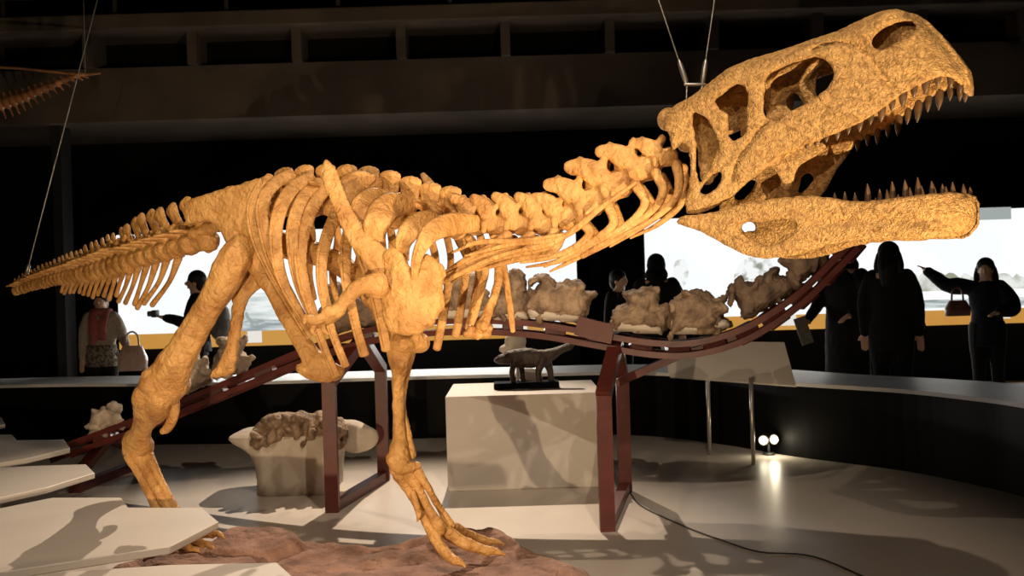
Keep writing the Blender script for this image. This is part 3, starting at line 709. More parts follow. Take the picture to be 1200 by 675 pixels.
# wings of the palate that hang below the cheek
inflate(bm, smooth_poly([(876, 214), (885, 205), (898, 198), (903, 188), (915, 180), (935, 172), (960, 165), (978, 160), (990, 163), (968, 195), (948, 228), (930, 236), (915, 232), (902, 236), (886, 234), (882, 224)], 3),
        lambda a, b_, o: near(a, b_, o + 0.15), 0.022, [smooth_poly([(926, 203), (932, 199), (938, 200), (939, 210), (928, 222), (921, 222), (924, 211)], 3)], 1.6, 6, 0.5)
inflate(bm, smooth_poly([(897, 190), (912, 184), (933, 174), (957, 166), (964, 172), (952, 182), (938, 190), (930, 198), (926, 212), (921, 222), (914, 220), (910, 205), (903, 197)], 3), lambda a, b_, o: near(a, b_, o + 0.035), 0.026, (), 1.5, 6, 0.4)
inflate(bm, smooth_poly([(1000, 40), (1030, 24), (1058, 20), (1075, 32), (1080, 56), (1065, 66), (1035, 66), (1010, 60)], 3), lambda a, b_, o: near(a, b_, o + bulge(a, b_, 4) + 0.045), 0.02, (), 2.0, 5, 0.6)
ball(bm, P(784, 140, 4.13), (0.05, 0.07, 0.05)); ball(bm, midp(near(782, 160)), (0.05, 0.05, 0.045))
cran = part('cranium', bm, M['skull'], 0.0062, 3, [(0.006, 0.03)])
def tooth(f_, x, y, ln, wd, dxr, m, parent, off, vert=1):
    b = bmesh.new(); pts = []
    for (t, wv) in ((0, 1.0), (0.35, 0.92), (0.7, 0.62), (1.0, 0.12)):
        pts.append((x + dxr * t * t * ln, y + vert * t * ln, wv * wd))
    a = catmull(pts, 3); sweep(b, [f_(q[0], q[1], off) for q in a], [max(0.3, q[2]) * 3.7 / F / 2 for q in a], 0.65, WV, 8)
    return obj('tooth', b, m, parent, True)
up_row = [(1121, 97), (1112, 90), (1098, 91), (1084, 96), (1070, 103), (1057, 110), (1044, 119), (1032, 128), (1019, 137), (1006, 144), (993, 150), (980, 156), (967, 161), (955, 166), (944, 170)]
up_len = [16, 20, 17, 24, 19, 25, 18, 24, 16, 18, 13, 14, 11, 10, 9]
for (x, y), ln in zip(up_row, up_len):
    for f_ in (near, far_): tooth(f_, x, y - 3, (ln + 2) * (0.66 if f_ is near else 0.92), 3.5 + ln * 0.26, -0.05, M['tooth'], cran, max(bulge(x, y - 3, 4) + 0.008, 0.014))
# ---- lower jaw
JT = [(795, 259), (804, 253), (817, 252), (840, 248), (877, 238), (910, 233), (947, 230), (973, 232), (1000, 236), (1027, 235), (1060, 231), (1093, 227), (1127, 225), (1135, 229), (1139, 245), (1137, 260), (1127, 273), (1107, 278), (1060, 279), (1013, 281), (993, 283), (967, 288), (940, 297), (913, 302), (887, 302), (867, 295), (843, 282), (820, 270), (800, 264)]
JH = smooth_poly([(868, 273), (866, 265), (873, 260), (893, 260), (913, 256), (929, 258), (935, 265), (930, 275), (917, 283), (900, 288), (883, 282)], 3)
def jbulge(px, py, do):
    rid = 0.010 * math.exp(-((py - interp(px, [860, 1140], [262, 258])) / 4.0) ** 2) if px > 950 else 0
    if px > 1080:
        df = float(edge_dist(JFRONT, np.array([px]), np.array([py]), False)[0]); t = max(0.0, 1 - df / 50.0)
        rid = max(rid, (half(px, py) - 0.02) * (1 - math.sqrt(max(0.0, 1 - t ** 2.4))))
    return rid
JFRONT = [(1130, 226), (1136, 229), (1139, 245), (1137, 260), (1128, 272)]
bm = bmesh.new()
inflate(bm, smooth_poly(JT, 3), near, 0.06, [JH], 1.6, 7, 0.6, jbulge)
inflate(bm, smooth_poly(JT, 3), far_, 0.052, [[(826, 258), (846, 255), (848, 266), (830, 269)]], 2.2, 9, 0.35, jbulge)
jaw = part('lower_jaw', bm, M['skull'], 0.0062, 4, [(0.005, 0.04)])
for (x, ln) in ((1126, 13), (1115, 15), (1104, 13), (1092, 17), (1076, 23), (1061, 22), (1046, 22), (1031, 15), (1017, 22), (1002, 12), (990, 12), (978, 9)):
    y = interp(x, [973, 1000, 1027, 1060, 1093, 1127], [233, 237, 236, 232, 228, 226])
    for f_ in (near, far_): tooth(f_, x, y + 3, ln + 2, 3.5 + ln * 0.2, -0.04, M['tooth'], jaw, jbulge(x, y + 3, 4) + 0.004, -1)

# ---- vertebra patterns (one unit = centrum length; x forward, y sideways, z up)
def tmpl(kind):
    b = bmesh.new()
    T = lambda pts, R, flat=1.0, ref=(0, 1, 0): wtube(b, pts, R, 4, flat, 10, ref)
    if kind == 'cervical':
        T([(-0.55, 0, 0), (-0.2, 0, 0), (0.2, 0, 0), (0.55, 0, 0)], [0.44, 0.36, 0.36, 0.44])
        ball(b, (0, 0, 0.42), (0.46, 0.30, 0.46))
        for s in (1, -1):
            T([(0.30, 0.32 * s, -0.15), (0.20, 0.33 * s, 0.25), (0.02, 0.32 * s, 0.62), (-0.24, 0.31 * s, 0.96), (-0.60, 0.30 * s, 1.12)], [0.22, 0.34, 0.39, 0.29, 0.20], 0.48)
            T([(-0.05, 0.31 * s, 0.45), (0.30, 0.33 * s, 0.62), (0.66, 0.30 * s, 0.86)], [0.22, 0.17, 0.13], 0.6)
            T([(0.1, 0.2 * s, 0.3), (0.05, 0.5 * s, 0.0), (0.0, 0.55 * s, -0.25)], [0.2, 0.16, 0.12])
        T([(0.0, 0, 0.6), (-0.12, 0, 0.95), (-0.18, 0, 1.2)], [0.26, 0.2, 0.14], 0.5)
    elif kind == 'dorsal':
        T([(-0.5, 0, 0), (-0.2, 0, 0), (0.2, 0, 0), (0.5, 0, 0)], [0.46, 0.36, 0.36, 0.46])
        ball(b, (0, 0, 0.55), (0.36, 0.30, 0.42))
        for s in (1, -1):
            T([(0, 0.15 * s, 0.72), (-0.02, 0.6 * s, 0.92), (-0.04, 1.05 * s, 1.0)], [0.26, 0.2, 0.16], 0.55, (0, 0, 1))
            T([(-0.55, 0.16 * s, 0.8), (0, 0.16 * s, 0.72), (0.55, 0.16 * s, 0.72)], [0.13, 0.18, 0.12])
        T([(0.0, 0, 0.7), (-0.05, 0, 1.2), (-0.1, 0, 1.62)], [0.42, 0.48, 0.56], 0.32)
    else:
        T([(-0.5, 0, 0), (-0.2, 0, 0), (0.2, 0, 0), (0.5, 0, 0)], [0.52, 0.40, 0.40, 0.52])
        ball(b, (0, 0, 0.55), (0.34, 0.26, 0.34))
        for s in (1, -1):
            T([(0, 0.25 * s, 0.35), (-0.15, 0.75 * s, 0.42), (-0.35, 1.15 * s, 0.42)], [0.26, 0.22, 0.14], 0.45, (0, 0, 1))
            T([(0.65, 0.2 * s, 0.85), (0.2, 0.18 * s, 0.68), (-0.35, 0.12 * s, 0.75)], [0.10, 0.16, 0.11])
        if kind == 'caudal': T([(-0.02, 0, 0.6), (-0.30, 0, 1.1), (-0.62, 0, 1.66)], [0.36, 0.28, 0.40], 0.36)
        else: T([(-0.02, 0, 0.55), (-0.28, 0, 0.85), (-0.55, 0, 1.12)], [0.28, 0.20, 0.22], 0.45)
    return meld(b, 0.055, 2, [(0.08, 0.25)])
TM = {}
for k in ('cervical', 'dorsal', 'caudal', 'low_caudal'):
    TM[k] = tmpl(k); TM[k].materials.clear(); TM[k].materials.append(M['bone'])
    TM[k].polygons.foreach_set('use_smooth', [True] * len(TM[k].polygons))
def put_vertebra(kind, c, fwd, up, L, sy, sz, name, S=None):
    S = S or L
    f_ = fwd.normalized(); y = up.cross(f_).normalized(); u = f_.cross(y)
    mt = Matrix((f_ * L, y * S * sy, u * S * sz)).transposed().to_4x4(); mt.translation = c - WP[SK.name]
    o = bpy.data.objects.new(name, TM[kind]); COL.objects.link(o); o.parent = SK; o.matrix_basis = mt
    return o
ZU = Vector((0, 0, 1))
# neck
cv = [(793, 184), (768, 190), (742, 206), (710, 226), (680, 246), (652, 260), (625, 263), (597, 263), (571, 264), (547, 264)]
cp = [P(x, y, sd(x)) for x, y in cv]
for i in range(1, len(cv)):
    fwd = cp[max(i - 1, 0)] - cp[min(i + 1, len(cp) - 1)]
    L = fwd.length / (2 if 0 < i < len(cp) - 1 else 1)
    sz = 1.05 if i > 1 else 0.85
    put_vertebra('cervical', cp[i], fwd, ZU, max(L, 0.105) * 0.98, 0.85, sz * (1.12 if i < 5 else 1.0), 'neck_vertebra')
# back
dv = [(524, 268), (500, 264), (476, 259), (452, 254), (428, 249), (404, 246), (381, 243), (359, 243), (337, 245), (316, 248), (296, 252), (276, 257), (256, 263), (238, 270)]
dp = [P(x, y, sd(x)) for x, y in dv]
for i in range(len(dv)):
    fwd = dp[max(i - 1, 0)] - dp[min(i + 1, len(dp) - 1)]
    L = fwd.length / (2 if 0 < i < len(dp) - 1 else 1)
    put_vertebra('dorsal', dp[i], fwd, ZU, L * 0.98, 1.0, 1.0 if i < 9 else 0.9, 'back_vertebra')
# tail
tpx = [(236, 283, 5.12), (214, 288, 5.2), (190, 294, 5.32), (166, 301, 5.48), (142, 308, 5.68), (118, 315, 5.92), (92, 321, 6.2), (66, 326, 6.5), (40, 333, 6.8), (14, 342, 7.05)]
ta = catmull([tuple(P(*q)) for q in tpx], 12); seglen = np.linalg.norm(np.diff(ta, axis=0), axis=1); cum = np.concatenate([[0], np.cumsum(seglen)])
def tail_at(s): return Vector([float(np.interp(s, cum, ta[:, k])) for k in range(3)])
s_ = 0.02; TOT = cum[-1]; tv = []
while s_ < TOT - 0.07:
    u_ = s_ / TOT; L = lerp(0.118, 0.066, min(1, u_ * 1.1)); tv.append((s_, L, u_)); s_ += L
for (s0, L, u_) in tv:
    c = tail_at(s0); fwd = tail_at(max(0, s0 - 0.05)) - tail_at(min(TOT, s0 + 0.05))
    hgt = interp(u_, [0, 0.18, 0.26, 0.265, 0.5, 0.75, 1.0], [1.1, 1.0, 0.9, 1.3, 1.05, 0.8, 0.6]) * random.uniform(0.94, 1.06)
    put_vertebra('caudal' if u_ < 0.262 else 'low_caudal', c, (fwd + Vector((0, random.uniform(-0.008, 0.008), random.uniform(-0.006, 0.006)))), ZU, L * 1.08, interp(u_, [0, 0.5, 1], [1.0, 0.85, 0.45]), hgt, 'tail_vertebra', lerp(0.125, 0.12, u_))
for (s0, L, u_) in tv[1:19]:
    c = tail_at(s0 + L * 0.5); back = (tail_at(min(TOT, s0 + 0.1)) - tail_at(s0)).normalized()
    ln = interp(u_, [0, 0.15, 0.3, 0.45, 0.65], [0.26, 0.25, 0.17, 0.12, 0.07]) * random.uniform(0.82, 1.12); kx = random.uniform(0.6, 0.95)
    b = bmesh.new(); rr0 = interp(u_, [0, 0.6, 1], [0.016, 0.012, 0.008])
    p0 = c + Vector((0, 0, -L * 0.50)); wtube(b, [p0 + Vector((0, 0.01, 0)), p0 + back * ln * 0.3 + Vector((0, 0, -ln * 0.42)), p0 + back * ln * kx + Vector((0, 0, -ln * 0.80))], [rr0 * 1.5, rr0 * 0.9, rr0 * 1.05], 5, 0.8, 8)
    part('chevron_bone', b)
# ---- cervical ribs
crib = [[(793, 192), (796, 214), (789, 236), (764, 258), (732, 274)], [(768, 202), (777, 222), (768, 243), (744, 262), (708, 284)], [(744, 216), (756, 236), (744, 256), (714, 276), (676, 297)],
        [(712, 238), (719, 262), (700, 279), (664, 300), (638, 313)], [(680, 258), (691, 274), (674, 290), (644, 302), (610, 308)], [(650, 272), (640, 288), (600, 298), (552, 312)], [(622, 276), (600, 290), (560, 303), (522, 326)], [(595, 276), (575, 290), (545, 306), (516, 322)]]
for pts in crib:
    for (dx, dy, dd_) in ((0, 0, -0.06), (7, 5, 0.09)):
        b = bmesh.new(); n = len(pts)
        pbone(b, [(x + dx, y + dy, sd(x) + dd_, w_) for (x, y), w_ in zip(pts, [13, 11, 9, 6, 2.5][:n - 1] + [2.5])], 0.6, 6, 8); part('neck_rib', b)
for (pts) in ([(745, 214), (700, 246), (650, 284), (600, 296)], [(710, 240), (660, 278), (600, 286), (545, 300)], [(660, 275), (610, 282), (560, 284), (530, 296)], [(640, 286), (580, 302), (520, 330), (508, 336)]):
    b = bmesh.new(); pbone(b, [(x, y, sd(x) - 0.08, w_) for (x, y), w_ in zip(pts, [4, 6, 6, 2.5])], 0.6, 6, 8); part('neck_rib', b)
# ---- near ribs: (points), bulge towards the viewer, widths
near_ribs = [
    ([(318, 207), (302, 225), (295, 250), (301, 283), (317, 318), (340, 357), (362, 395)], 0.18, [13, 14, 14, 13, 12, 11, 8]),
    ([(343, 203), (318, 219), (307, 243), (311, 280), (322, 313), (340, 346), (364, 386)], 0.20, [14, 16, 16, 14, 13, 12, 8]),
    ([(366, 206), (344, 220), (329, 243), (323, 274), (325, 305), (334, 336), (358, 378)], 0.22, [13, 17, 18, 16, 15, 13, 8]),
    ([(376, 212), (355, 232), (344, 262), (343, 294), (349, 327), (358, 352), (368, 376)], 0.24, [13, 15, 16, 14, 13, 12, 9]),
    ([(384, 219), (364, 246), (354, 277), (352, 308), (357, 338), (367, 368), (380, 408), (394, 440)], 0.26, [13, 18, 18, 15, 14, 12, 10, 10]),
    ([(405, 226), (393, 252), (382, 281), (377, 308), (378, 337), (383, 360), (389, 388), (405, 429)], 0.28, [12, 15, 15, 14, 13, 12, 10, 10]),
    ([(428, 236), (412, 262), (406, 285), (405, 307), (406, 332), (412, 360), (419, 390), (427, 416)], 0.29, [12, 14, 14, 13, 12, 12, 11, 12]),
    ([(445, 216), (420, 214), (405, 226), (407, 250), (420, 285), (435, 330), (445, 370), (453, 410)], 0.22, [16, 29, 30, 25, 17, 13, 12, 12]),
    ([(462, 233), (437, 233), (423, 246), (428, 270), (440, 300)], 0.24, [16, 27, 28, 21, 13]),
    ([(484, 240), (458, 241), (444, 256), (440, 275), (447, 300)], 0.25, [17, 33, 34, 25, 14]),
    ([(520, 258), (494, 260), (479, 272), (472, 288), (474, 305)], 0.24, [16, 26, 25, 18, 11]),
    ([(560, 262), (533, 262), (509, 270), (496, 285), (488, 305), (486, 326)], 0.22, [20, 27, 25, 18, 12, 8]),
]
for pts, bl_, ws in near_ribs:
    b = bmesh.new(); n = len(pts); q = []
    for i, ((x, y), w_) in enumerate(zip(pts, ws)):
        t = i / (n - 1); top = pts[0][0]
        q.append((x, y, sd(top) - 0.05 - bl_ * math.sin(min(1.0, t * 1.6 + 0.0) * math.pi / 2) * (1 - 0.25 * max(0, t - 0.6) / 0.4), w_))
    pbone(b, q, 0.26, 6, 12)
    pbone(b, [(x - w_ * 0.36, y, d_ - 0.006, w_ * 0.30) for x, y, d_, w_ in q], 0.9, 6, 8)
    part('rib', b, disp=None)
# ---- far ribs
far_ribs = [([(520, 262), (528, 300), (526, 330), (521, 362), (512, 408)], [9, 8, 9, 10, 10]), ([(540, 262), (548, 300), (544, 335), (539, 368), (534, 393)], [9, 8, 9, 10, 10]),
            ([(560, 264), (569, 310), (563, 340), (556, 366), (552, 380)], [9, 9, 10, 10, 8]), ([(545, 268), (560, 312), (556, 350), (548, 385)], [8, 7, 8, 7]), ([(575, 266), (588, 305), (594, 335), (598, 362), (601, 388)], [10, 9, 8, 8, 6]),
            ([(498, 262), (510, 300), (508, 335), (500, 370)], [9, 9, 9, 8]), ([(455, 256), (460, 290), (452, 330), (440, 372)], [9, 10, 10, 8]), ([(420, 252), (424, 280), (418, 320), (412, 352)], [8, 9, 9, 7]),
            ([(390, 250), (396, 280), (390, 320), (395, 360)], [8, 9, 9, 7]), ([(362, 250), (366, 280), (362, 320), (368, 350)], [8, 9, 9, 7])]
for pts, ws in far_ribs:
    b = bmesh.new(); n = len(pts); pbone(b, [(x, y, sd(pts[0][0]) + 0.06 + 0.22 * math.sin(min(1, i / (n - 1) * 1.5) * math.pi / 2), w_) for i, ((x, y), w_) in enumerate(zip(pts, ws))], 0.45, 6, 10); part('rib', b)
# ---- shoulder girdle
b = bmesh.new()
pbone(b, [(381, 186, 4.36, 5), (385, 201, 4.34, 21), (393, 224, 4.31, 22), (405, 252, 4.28, 23), (420, 278, 4.26, 27), (438, 298, 4.25, 32), (455, 318, 4.25, 40)], 0.28, 6, 14)
part('shoulder_blade', b, voxel=0.009, iters=2, disp=[(0.008, 0.05)])
b = bmesh.new()
cor_ = [(432, 318), (436, 300), (447, 296), (454, 292), (460, 290), (471, 297), (477, 307), (484, 321), (487, 312), (497, 299), (506, 300), (513, 308), (520, 318), (519, 338), (521, 356), (514, 369), (506, 381), (494, 390), (474, 393), (457, 389), (451, 378), (448, 358), (446, 342), (441, 330)]
inflate(b, smooth_poly(cor_, 3), lambda x, y, o: P(x, y, 4.22 + 0.05 * ((x - 480) / 40) ** 2 + o), 0.04, (), 1.5, 7, 0.45)
part('coracoid', b, voxel=0.0065, iters=2, disp=[(0.022, 0.06), (0.008, 0.02)])
b = bmesh.new(); pbone(b, [(495, 204, 4.80, 6), (503, 216, 4.80, 12), (516, 236, 4.79, 15), (532, 262, 4.78, 18), (550, 290, 4.76, 24), (562, 310, 4.74, 28)], 0.3, 6, 10); part('shoulder_blade', b)
b = bmesh.new(); pbone(b, [(583, 306, 4.62, 12), (584, 330, 4.6, 11), (576, 355, 4.58, 11), (567, 378, 4.56, 15)], 0.8); ball(b, P(566, 382, 4.56), 0.035); part('forearm', b, voxel=0.008, disp=[(0.012, 0.04)])
b = bmesh.new()
for (x, y, r) in ((552, 386, 0.022), (560, 392, 0.025), (570, 391, 0.024), (546, 391, 0.018), (574, 384, 0.02)): ball(b, P(x, y, 4.55), r)
pbone(b, [(548, 388, 4.55, 6), (556, 394, 4.55, 7), (574, 393, 4.55, 6)]); part('hand', b, voxel=0.008, disp=[(0.012, 0.03)])
# ---- near arm
b = bmesh.new(); pbone(b, [(443, 330, 4.16, 24), (430, 333, 4.14, 22), (416, 340, 4.13, 20), (405, 352, 4.12, 17), (396, 363, 4.12, 18), (386, 369, 4.12, 22)], 0.8); ball(b, P(442, 337, 4.17), 0.05)
part('upper_arm', b, voxel=0.008, disp=[(0.012, 0.05)])
b = bmesh.new(); pbone(b, [(391, 364, 4.14, 13), (381, 371, 4.11, 12), (370, 376, 4.1, 13), (361, 374, 4.1, 9)], 0.8); pbone(b, [(389, 374, 4.16, 11), (377, 380, 4.13, 9), (366, 382, 4.12, 9)], 0.8)
part('forearm', b, voxel=0.007, disp=[(0.012, 0.04)])
for pts in ([(365, 374, 4.1, 9), (359, 371, 4.1, 7), (357, 378, 4.1, 5)], [(369, 380, 4.11, 8), (366, 388, 4.11, 7), (370, 393, 4.11, 4)], [(378, 378, 4.13, 8), (380, 387, 4.13, 7), (384, 391, 4.13, 4)]):
    b = bmesh.new(); pbone(b, pts, 0.8); part('finger', b)
# ---- pelvis
ilp = [(216, 241), (223, 234), (256, 223), (285, 215), (306, 209), (303, 228), (297, 240), (296, 256), (300, 280), (290, 277), (275, 272), (260, 273), (252, 263), (240, 259), (226, 262), (218, 260)]
for (dx, dy, d_) in ((0, 0, -0.13), (26, 3, 0.13)):
    b = bmesh.new(); inflate(b, [(x + dx, y + dy) for x, y in smooth_poly(ilp, 3)], lambda x, y, o, d_=d_: P(x, y, sd(250) + d_ - (x - 255) * 0.0018 + o), 0.05, (), 1.8, 12, 0.45)
    part('hip_blade', b, voxel=0.0085, iters=3, disp=[(0.014, 0.06)])
b = bmesh.new(); pbone(b, [(276, 270, 4.9, 36), (292, 292, 4.9, 34), (306, 318, 4.88, 24), (325, 350, 4.84, 20), (343, 384, 4.80, 20), (362, 414, 4.78, 24), (372, 430, 4.78, 26)], 0.7)
inflate(b, smooth_poly([(346, 431), (350, 426), (358, 428), (364, 415), (376, 413), (388, 422), (400, 430), (404, 437), (394, 446), (376, 448), (360, 443), (350, 437)], 3), atd(4.78), 0.10, (), 1.8, 9, 0.3)
part('pubis', b, voxel=0.009, iters=3, disp=[(0.014, 0.07)])
b = bmesh.new(); inflate(b, smooth_poly([(262, 300), (285, 290), (305, 305), (320, 325), (314, 333), (302, 340), (292, 350), (287, 362), (282, 392), (278, 420), (275, 436), (262, 441), (248, 443), (247, 439), (256, 427), (264, 410), (270, 380), (272, 345)], 3), atd(5.0), 0.10, (), 1.8, 10, 0.4)
part('ischium', b, voxel=0.009, iters=3, disp=[(0.014, 0.07)])
# ---- right hind leg (stretched back)
b = bmesh.new(); pbone(b, [(284, 288, 4.86, 34), (274, 305, 4.83, 42), (260, 333, 4.83, 38), (238, 370, 4.86, 34), (218, 405, 4.88, 37), (202, 432, 4.90, 46), (193, 452, 4.92, 52)], 0.8)
ball(b, P(177, 450, 4.90), (0.06, 0.08, 0.06)); ball(b, P(210, 450, 4.97), (0.055, 0.08, 0.065)); pbone(b, [(172, 440, 4.88, 14), (180, 436, 4.88, 16), (190, 432, 4.88, 12)], 0.8)
part('thigh_bone', b, voxel=0.009, iters=3, disp=[(0.016, 0.07)])
b = bmesh.new(); pbone(b, [(183, 467, 4.92, 42), (179, 476, 4.98, 44), (171, 490, 5.06, 30), (165, 506, 5.18, 26), (162, 520, 5.28, 40), (160, 527, 5.30, 36)], 0.75)
pbone(b, [(168, 462, 4.9, 26), (165, 472, 4.92, 22), (162, 486, 5.02, 12)], 0.8)
part('shin_bone', b, voxel=0.008, iters=3, disp=[(0.014, 0.06)])
b = bmesh.new(); pbone(b, [(202, 462, 4.98, 16), (204, 477, 4.98, 14), (202, 492, 5.0, 13), (195, 503, 5.02, 11), (191, 505, 5.02, 9)], 0.8); part('calf_bone', b, voxel=0.008, disp=[(0.012, 0.05)])
for (x0, x1, w_) in ((152, 184, 12), (163, 196, 15), (174, 205, 12)):
    b = bmesh.new(); pbone(b, [(x0, 535, 5.28, w_ * 1.2), (lerp(x0, x1, 0.3), 553, 5.27, w_ * 0.85), (lerp(x0, x1, 0.7), 578, 5.25, w_ * 0.85), (x1, 596, 5.23, w_), (x1 + 14, 618, 5.2, w_ * 1.2)], 0.9); part('foot_bone', b, voxel=0.007, disp=[(0.008, 0.04)])
for (e) in ((238, 640), (222, 646), (250, 628)):
    b = bmesh.new(); pbone(b, [(208, 616, 5.2, 15), (lerp(208, e[0], 0.45), lerp(616, e[1], 0.55), 5.15, 13), (lerp(208, e[0], 0.75), lerp(616, e[1], 0.75), 5.12, 12), (e[0], e[1] - 2, 5.08, 10)], 0.9)
    tt = part('toe', b, voxel=0.007, disp=[(0.008, 0.03)])
    b = bmesh.new(); pbone(b, [(e[0] - 2, e[1] - 3, 5.08, 9), (e[0] + 7, e[1] - 2, 5.05, 7), (e[0] + 13, e[1] + 3, 5.03, 2)], 0.7); part('claw', b, parent=tt)
# ---- left hind leg (planted on the rock)
b = bmesh.new(); pbone(b, [(302, 284, 5.14, 34), (335, 288, 5.08, 32), (372, 298, 5.0, 28), (410, 318, 4.92, 27), (445, 355, 4.84, 32), (474, 396, 4.76, 44)], 0.85)
ball(b, P(471, 402, 4.72), (0.07, 0.07, 0.055)); ball(b, P(491, 402, 4.78), (0.055, 0.06, 0.05)); part('thigh_bone', b, voxel=0.009, iters=3, disp=[(0.014, 0.07)])
b = bmesh.new(); pbone(b, [(468, 412, 4.74, 34), (468, 426, 4.74, 26), (467, 445, 4.75, 16), (467, 480, 4.76, 15), (468, 510, 4.76, 17), (468, 530, 4.75, 26), (468, 543, 4.74, 27)], 0.9); ball(b, P(459, 538, 4.73), 0.032)
part('shin_bone', b, voxel=0.0075, iters=3, disp=[(0.012, 0.06)])
b = bmesh.new(); pbone(b, [(480, 412, 4.80, 16), (478, 430, 4.80, 10), (474, 455, 4.80, 7), (473, 480, 4.79, 7), (479, 510, 4.78, 8), (482, 533, 4.77, 12)], 0.9); part('calf_bone', b, voxel=0.007, disp=[(0.008, 0.05)])
b = bmesh.new(); pbone(b, [(463, 551, 4.74, 14), (476, 549, 4.73, 15), (488, 546, 4.74, 12)], 0.9); part('ankle_bone', b, voxel=0.007, disp=[(0.01, 0.03)])
for (x0, y0, x1, y1, w_, d_) in ((468, 557, 506, 622, 13, 4.77), (479, 556, 516, 620, 14, 4.76), (489, 553, 528, 616, 11, 4.83)):
    b = bmesh.new(); pbone(b, [(x0, y0, 4.75, w_ * 1.3), (lerp(x0, x1, 0.35), lerp(y0, y1, 0.33), 4.75, w_ * 0.85), (lerp(x0, x1, 0.7), lerp(y0, y1, 0.7), d_, w_ * 0.85), (x1, y1, d_, w_ * 1.15)], 0.9); part('foot_bone', b, voxel=0.0065, disp=[(0.008, 0.04)])
for pts, cl in (([(508, 624, 4.76, 17), (514, 638, 4.72, 14), (520, 645, 4.70, 15), (527, 653, 4.67, 13), (533, 657, 4.65, 13)], [(532, 656, 4.65, 11), (539, 659, 4.64, 9), (545, 664, 4.63, 3)]),
                ([(524, 624, 4.80, 18), (540, 634, 4.80, 15), (549, 638, 4.80, 16), (562, 643, 4.80, 13), (571, 646, 4.80, 13)], [(569, 645, 4.80, 12), (580, 646, 4.79, 9), (591, 650, 4.78, 3)]),
                ([(532, 618, 4.86, 14), (546, 625, 4.93, 12), (560, 631, 4.96, 12), (572, 635, 4.97, 10)], [(571, 634, 4.97, 9), (581, 635, 4.97, 7), (590, 638, 4.97, 3)])):
    b = bmesh.new(); pbone(b, pts, 0.85); tt = part('toe', b, voxel=0.0065, disp=[(0.008, 0.03)])
    b = bmesh.new(); pbone(b, cl, 0.7); part('claw', b, parent=tt)
b = bmesh.new(); pbone(b, [(484, 578, 4.72, 7), (488, 592, 4.71, 8), (491, 603, 4.71, 7), (489, 611, 4.71, 2)], 0.8); part('hind_claw', b)

# ------------------------------------------------------------------ suspension wires
def wire(a, b_, r, label, turn=None):
    t = thing('suspension_wire', a, label, 'wire')
    bm = bmesh.new(); wtube(bm, [a, b_], r, 1, seg=6); obj('cable', bm, M['wire'], t, True)
    if turn is not None:
        c0, c1 = a.lerp(b_, turn[0]), a.lerp(b_, turn[1]); bm = bmesh.new(); wtube(bm, [c0, c0.lerp(c1, 0.2), c0.lerp(c1, 0.8), c1], [r * 2, r * 3.4, r * 3.4, r * 2], 3, seg=8); obj('turnbuckle', bm, M['wire'], t, True)
hk = P(806, 112, 4.16)
sp = lambda px, py, px2, py2, d: (P(px, py, d), P(px, py, d) + (P(px2, py2, d) - P(px, py, d)) * 2.2)
a, b_ = sp(805, 99, 770, -5, 4.15); wire(a, b_, 0.0032, 'left one of two wires meeting over the back of the skull', (0.0, 0.12))
a, b_ = sp(823, 98, 838, -5, 4.15); wire(a, b_, 0.0032, 'right one of two wires meeting over the back of the skull', (0.0, 0.12))
bm = bmesh.new(); wtube(bm, [P(803, 99, 4.15), P(826, 99, 4.15)], 0.007, 2); wtube(bm, [P(805, 99, 4.15), P(804, 122, 4.15)], 0.004, 2); wtube(bm, [P(824, 99, 4.15), P(820, 108, 4.15)], 0.004, 2)
tag(obj('hanging_bracket', bm, M['wire'], None, True), 'small steel bracket joining the two wires to the top of the skull', 'bracket')
a, b_ = P(30, 325, 6.95), P(116, -8, 6.95); wire(a, a + (b_ - a) * 1.5, 0.0045, 'single long thin wire rising from the tip of the tail', (0.0, 0.03))

# ------------------------------------------------------------------ hanging skeleton tail, upper left
ht = thing('hanging_skeleton_tail', P(40, 110, 8.5), 'dim brown tail end of another skeleton hanging at the upper left edge', 'skeleton')
tp = catmull([(-40, 128), (0, 122), (30, 113), (60, 101), (90, 89), (117, 86)], 4)
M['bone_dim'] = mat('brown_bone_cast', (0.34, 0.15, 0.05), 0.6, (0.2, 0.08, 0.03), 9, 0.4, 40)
b = bmesh.new()
sweep(b, [P(q[0], q[1], 8.5) for q in tp], [lerp(5.5, 1.2, i / (len(tp) - 1)) * 8.5 / F for i in range(len(tp))], 0.9)
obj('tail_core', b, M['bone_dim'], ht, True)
for i, q in enumerate(tp[:-3]):
    k = 1 - i / len(tp); b = bmesh.new(); c = P(q[0], q[1], 8.5)
    ball(b, c, (0.045 * k + 0.012, 0.05 * k + 0.012, 0.055 * k + 0.012), None, 10)
    wtube(b, [c, c + Vector((-0.03, 0, 0.11 * k))], [0.02 * k + 0.004, 0.012], 2); wtube(b, [c, c + Vector((0.05, 0, -0.16 * k))], [0.015, 0.009], 2)
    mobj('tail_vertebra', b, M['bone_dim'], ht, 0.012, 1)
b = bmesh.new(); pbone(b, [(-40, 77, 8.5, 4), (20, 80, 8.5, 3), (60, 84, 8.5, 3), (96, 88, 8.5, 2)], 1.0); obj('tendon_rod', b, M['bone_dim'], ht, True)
a = P(100, 89, 8.5); wire(a, a + Vector((0.02, 0, 2.6)), 0.004, 'short wire holding the dim hanging tail at the upper left')

